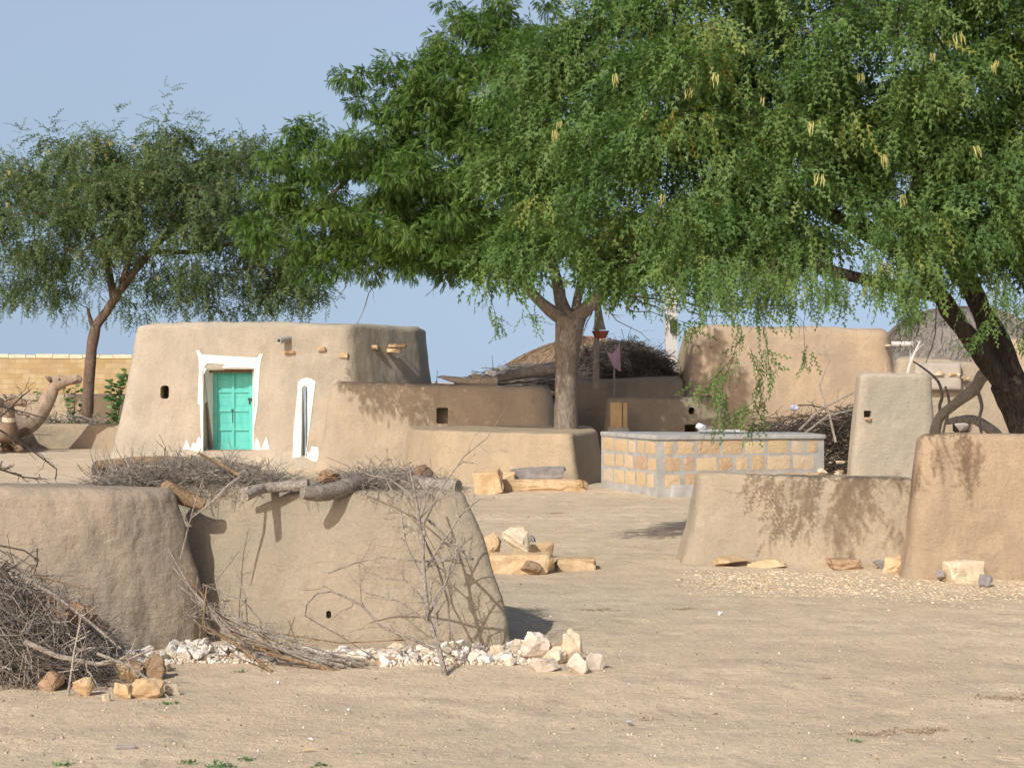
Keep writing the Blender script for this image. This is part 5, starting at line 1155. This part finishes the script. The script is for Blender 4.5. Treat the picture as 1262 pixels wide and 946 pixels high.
# ---------------------------------------------------------------- CAMELS
def camel(label, loc, rz, fur, scale, neckpts, headdir):
    """kneeling dromedary facing +X in its own frame"""
    th = thing('camel', label, 'camel', loc)
    R = Matrix.Rotation(rz, 3, 'Z'); L = Vector(loc)
    W = lambda p: R @ (Vector(p)*scale)+L
    vs = []; es = []; rs = []
    def chain(pts, start=None):
        last = start
        for (p, r) in pts:
            vs.append(p); rs.append(r); i = len(vs)-1
            if last is not None: es.append((last, i))
            last = i
        return last
    chain([((-.55, 0, .62), (.36, .40))])                                   # pelvis root 0
    c1 = chain([((-.15, 0, .72), (.44, .48)), ((.25, 0, .70), (.42, .46)), ((.6, 0, .60), (.31, .37))], 0)
    chain([((-.10, 0, 1.12), (.38, .34)), ((-.08, 0, 1.42), (.24, .20)), ((-.07, 0, 1.56), (.11, .09))], 1)   # hump
    n = len(neckpts); last = c1
    last = chain([(p, (r, r)) for p, r in neckpts], last)
    hd = Vector(headdir).normalized(); hp = Vector(neckpts[-1][0])
    for s in (-1, 1):   # folded legs
        chain([((.55, s*.26, .40), (.14, .14)), ((.42, s*.30, .22), (.11, .11)), ((.85, s*.30, .13), (.085, .085)), ((1.0, s*.3, .10), (.08, .08)), ((.55, s*.30, .07), (.06, .06)), ((.42, s*.30, .05), (.07, .06))], 3)
        chain([((-.75, s*.30, .45), (.2, .2)), ((-.25, s*.38, .25), (.15, .15)), ((-.8, s*.36, .12), (.08, .08)), ((-.3, s*.38, .06), (.06, .05))], 0)
    chain([((-.95, 0, .62), (.06, .06)), ((-1.05, 0, .35), (.03, .03)), ((-1.08, 0, .15), (.04, .04))], 0)
    me = bpy.data.meshes.new('t'); me.from_pydata(vs, es, []); ob = bpy.data.objects.new('t', me); COL.objects.link(ob)
    m = ob.modifiers.new('s', 'SKIN')
    for i, r in enumerate(rs): me.skin_vertices[0].data[i].radius = r
    me.skin_vertices[0].data[0].use_root = True
    m2 = ob.modifiers.new('u', 'SUBSURF'); m2.levels = 2; m2.render_levels = 2
    ev = bpy.data.meshes.new_from_object(ob.evaluated_get(bpy.context.evaluated_depsgraph_get()))
    V = [W(v.co) for v in ev.vertices]; Fc = [tuple(p.vertices) for p in ev.polygons]; bpy.data.objects.remove(ob)
    sd_ = Vector((-hd.y, hd.x, 0)).normalized(); uv_ = sd_.cross(hd)*-1
    if uv_.z < 0: uv_ = -uv_
    prof = [(-.16, -.10, .10, .10), (-.06, -.02, .15, .115), (.04, .03, .165, .13), (.12, .045, .165, .135), (.19, .045, .155, .125), (.26, .02, .125, .095), (.33, .0, .105, .08), (.41, -.02, .105, .08), (.48, -.035, .11, .082), (.54, -.05, .10, .07), (.585, -.06, .06, .045), (.60, -.065, .015, .015)]
    b0 = len(V); m_ = 16
    for (a_, u_, hh, ww) in prof:
        for k in range(m_):
            w_ = 2*PI*k/m_; lip = 1+(.12 if a_ > .4 and math.sin(w_) < -.3 else 0)
            V.append(W(hp+hd*(a_*1.08)+uv_*(u_+hh*math.sin(w_)*lip)+sd_*(ww*math.cos(w_))))
    Fc += [(b0+q*m_+k, b0+q*m_+(k+1) % m_, b0+(q+1)*m_+(k+1) % m_, b0+(q+1)*m_+k) for q in range(len(prof)-1) for k in range(m_)]+[tuple(b0+(len(prof)-1)*m_+k for k in range(m_))]
    body = mk('body', V, Fc, fur, th, smooth=True)
    side = Vector((-hd.y, hd.x, 0)).normalized() if abs(hd.z) < .99 else Vector((0, 1, 0))
    upv = side.cross(hd)*-1
    if upv.z < 0: upv = -upv
    for s in (-1, 1):
        mb = MB(); a = hp+hd*.0+side*s*.09+upv*.13; mb.tube([W(a), W(a+upv*.07+side*s*.04-hd*.03), W(a+upv*.15+side*s*.07-hd*.07)], [.035*scale, .05*scale, .012*scale], 7); mb.build('ear', M['camel2'], th, smooth=True)
        V, Fc = rock_mesh(3, (.065, .04, .055), 20, 0, 0); c = hp+hd*.19+side*s*.12+upv*.09; mk('eye', [W(Vector(v)+c) for v in V], Fc, M['eye'], th)
    mb = MB(); c = hp+hd*.56-upv*.085; mb.tube([W(c-hd*.14+side*.088), W(c+side*.075), W(c+hd*.075), W(c-side*.075), W(c-hd*.14-side*.088)], .011*scale, 5); mb.build('mouth', M['eye'], th)
    return th, W
lc = (P(-16, 0, 44).x, 43.9, 0)
camel('kneeling tan camel with its long neck curved up and head raised to the right', lc, .06, M['camel'], 1.08,
      [((.78, 0, .56), .30), ((.98, 0, .58), .25), ((1.20, 0, .80), .21), ((1.38, 0, 1.08), .175), ((1.49, 0, 1.32), .15), ((1.54, 0, 1.46), .14)], (1, 0, .42))
lc2 = (P(17, 0, 42.6).x-.42, 42.8, 0)
th2, W2 = camel('darker kneeling camel with an upright neck and pale collar, in front of the tan one', lc2, -.95, M['camel2'], .86,
      [((.72, 0, .62), .28), ((.80, 0, .85), .20), ((.82, 0, 1.05), .17), ((.82, 0, 1.25), .155), ((.86, 0, 1.38), .15)], (.8, .35, .1))
mb = MB(); mb.tube([W2((.80, 0, .88)), W2((.82, 0, 1.0))], [.16, .15], 14); mb.build('collar', M['cream'], th2)

# ---------------------------------------------------------------- LIGHT, SKY, CAMERA
to_sun = Vector((-.58, -1, .94)).normalized()
sun = bpy.data.lights.new('sun', 'SUN'); so = bpy.data.objects.new('sun', sun); COL.objects.link(so)
sun.energy = 3.4; sun.angle = math.radians(.5); sun.color = (1, .97, .92); so.rotation_euler = to_sun.to_track_quat('Z', 'Y').to_euler()
w = bpy.data.worlds.new('World'); scn.world = w; w.use_nodes = True; nt_ = w.node_tree
sk = nt_.nodes.new('ShaderNodeTexSky'); sk.sky_type = 'NISHITA'; sk.sun_disc = False
sk.sun_elevation = math.asin(to_sun.z); sk.sun_rotation = math.atan2(to_sun.x, to_sun.y)
sk.air_density = 1.0; sk.dust_density = 2.5; sk.ozone_density = 2.0; sk.altitude = 0
tcw = nt_.nodes.new('ShaderNodeTexCoord'); mpw = nt_.nodes.new('ShaderNodeMapping'); mpw.inputs['Location'].default_value = (0, 0, .24)
nt_.links.new(tcw.outputs['Generated'], mpw.inputs['Vector']); nt_.links.new(mpw.outputs[0], sk.inputs[0])
sxw = nt_.nodes.new('ShaderNodeSeparateXYZ'); nt_.links.new(tcw.outputs['Generated'], sxw.inputs[0])
rw = nt_.nodes.new('ShaderNodeValToRGB'); nt_.links.new(sxw.outputs['Z'], rw.inputs[0]); ew = rw.color_ramp.elements
for k, (p_, c_) in enumerate(((0, (1.26, 1.05, .90)), (.1, (1.62, 1.38, 1.08)), (.21, (2.1, 1.68, 1.33)), (.32, (1.7, 1.4, 1.15)), (.48, (.72, .70, .70)), (.9, (.48, .5, .56)))):
    if k > 1: ew.new(p_)
    ew[k].position = p_; ew[k].color = (*[q/2.2 for q in c_], 1)
sc_w = nt_.nodes.new('ShaderNodeVectorMath'); sc_w.operation = 'SCALE'; sc_w.inputs['Scale'].default_value = 2.2; nt_.links.new(rw.outputs[0], sc_w.inputs[0])
bg = nt_.nodes['Background']; tint = nt_.nodes.new('ShaderNodeMix'); tint.data_type = 'RGBA'; tint.blend_type = 'MULTIPLY'; tint.inputs[0].default_value = 1; nt_.links.new(sc_w.outputs[0], tint.inputs[7]); nt_.links.new(sk.outputs[0], tint.inputs[6]); nt_.links.new(tint.outputs[2], bg.inputs[0]); bg.inputs[1].default_value = .15
cam = bpy.data.cameras.new('camera'); co = bpy.data.objects.new('camera', cam); COL.objects.link(co); scn.camera = co
co.location = (0, 0, EYE); co.rotation_euler = (PI/2, 0, 0); cam.sensor_width = 36; cam.lens = F/1262*36; cam.clip_end = 9000
cam.shift_y = -(HOR-473)/1262*-1
vs_ = scn.view_settings; vs_.view_transform = 'Standard'; vs_.look = 'None'; vs_.exposure = .2; vs_.gamma = 1
scn.render.resolution_x = 1024; scn.render.resolution_y = 767
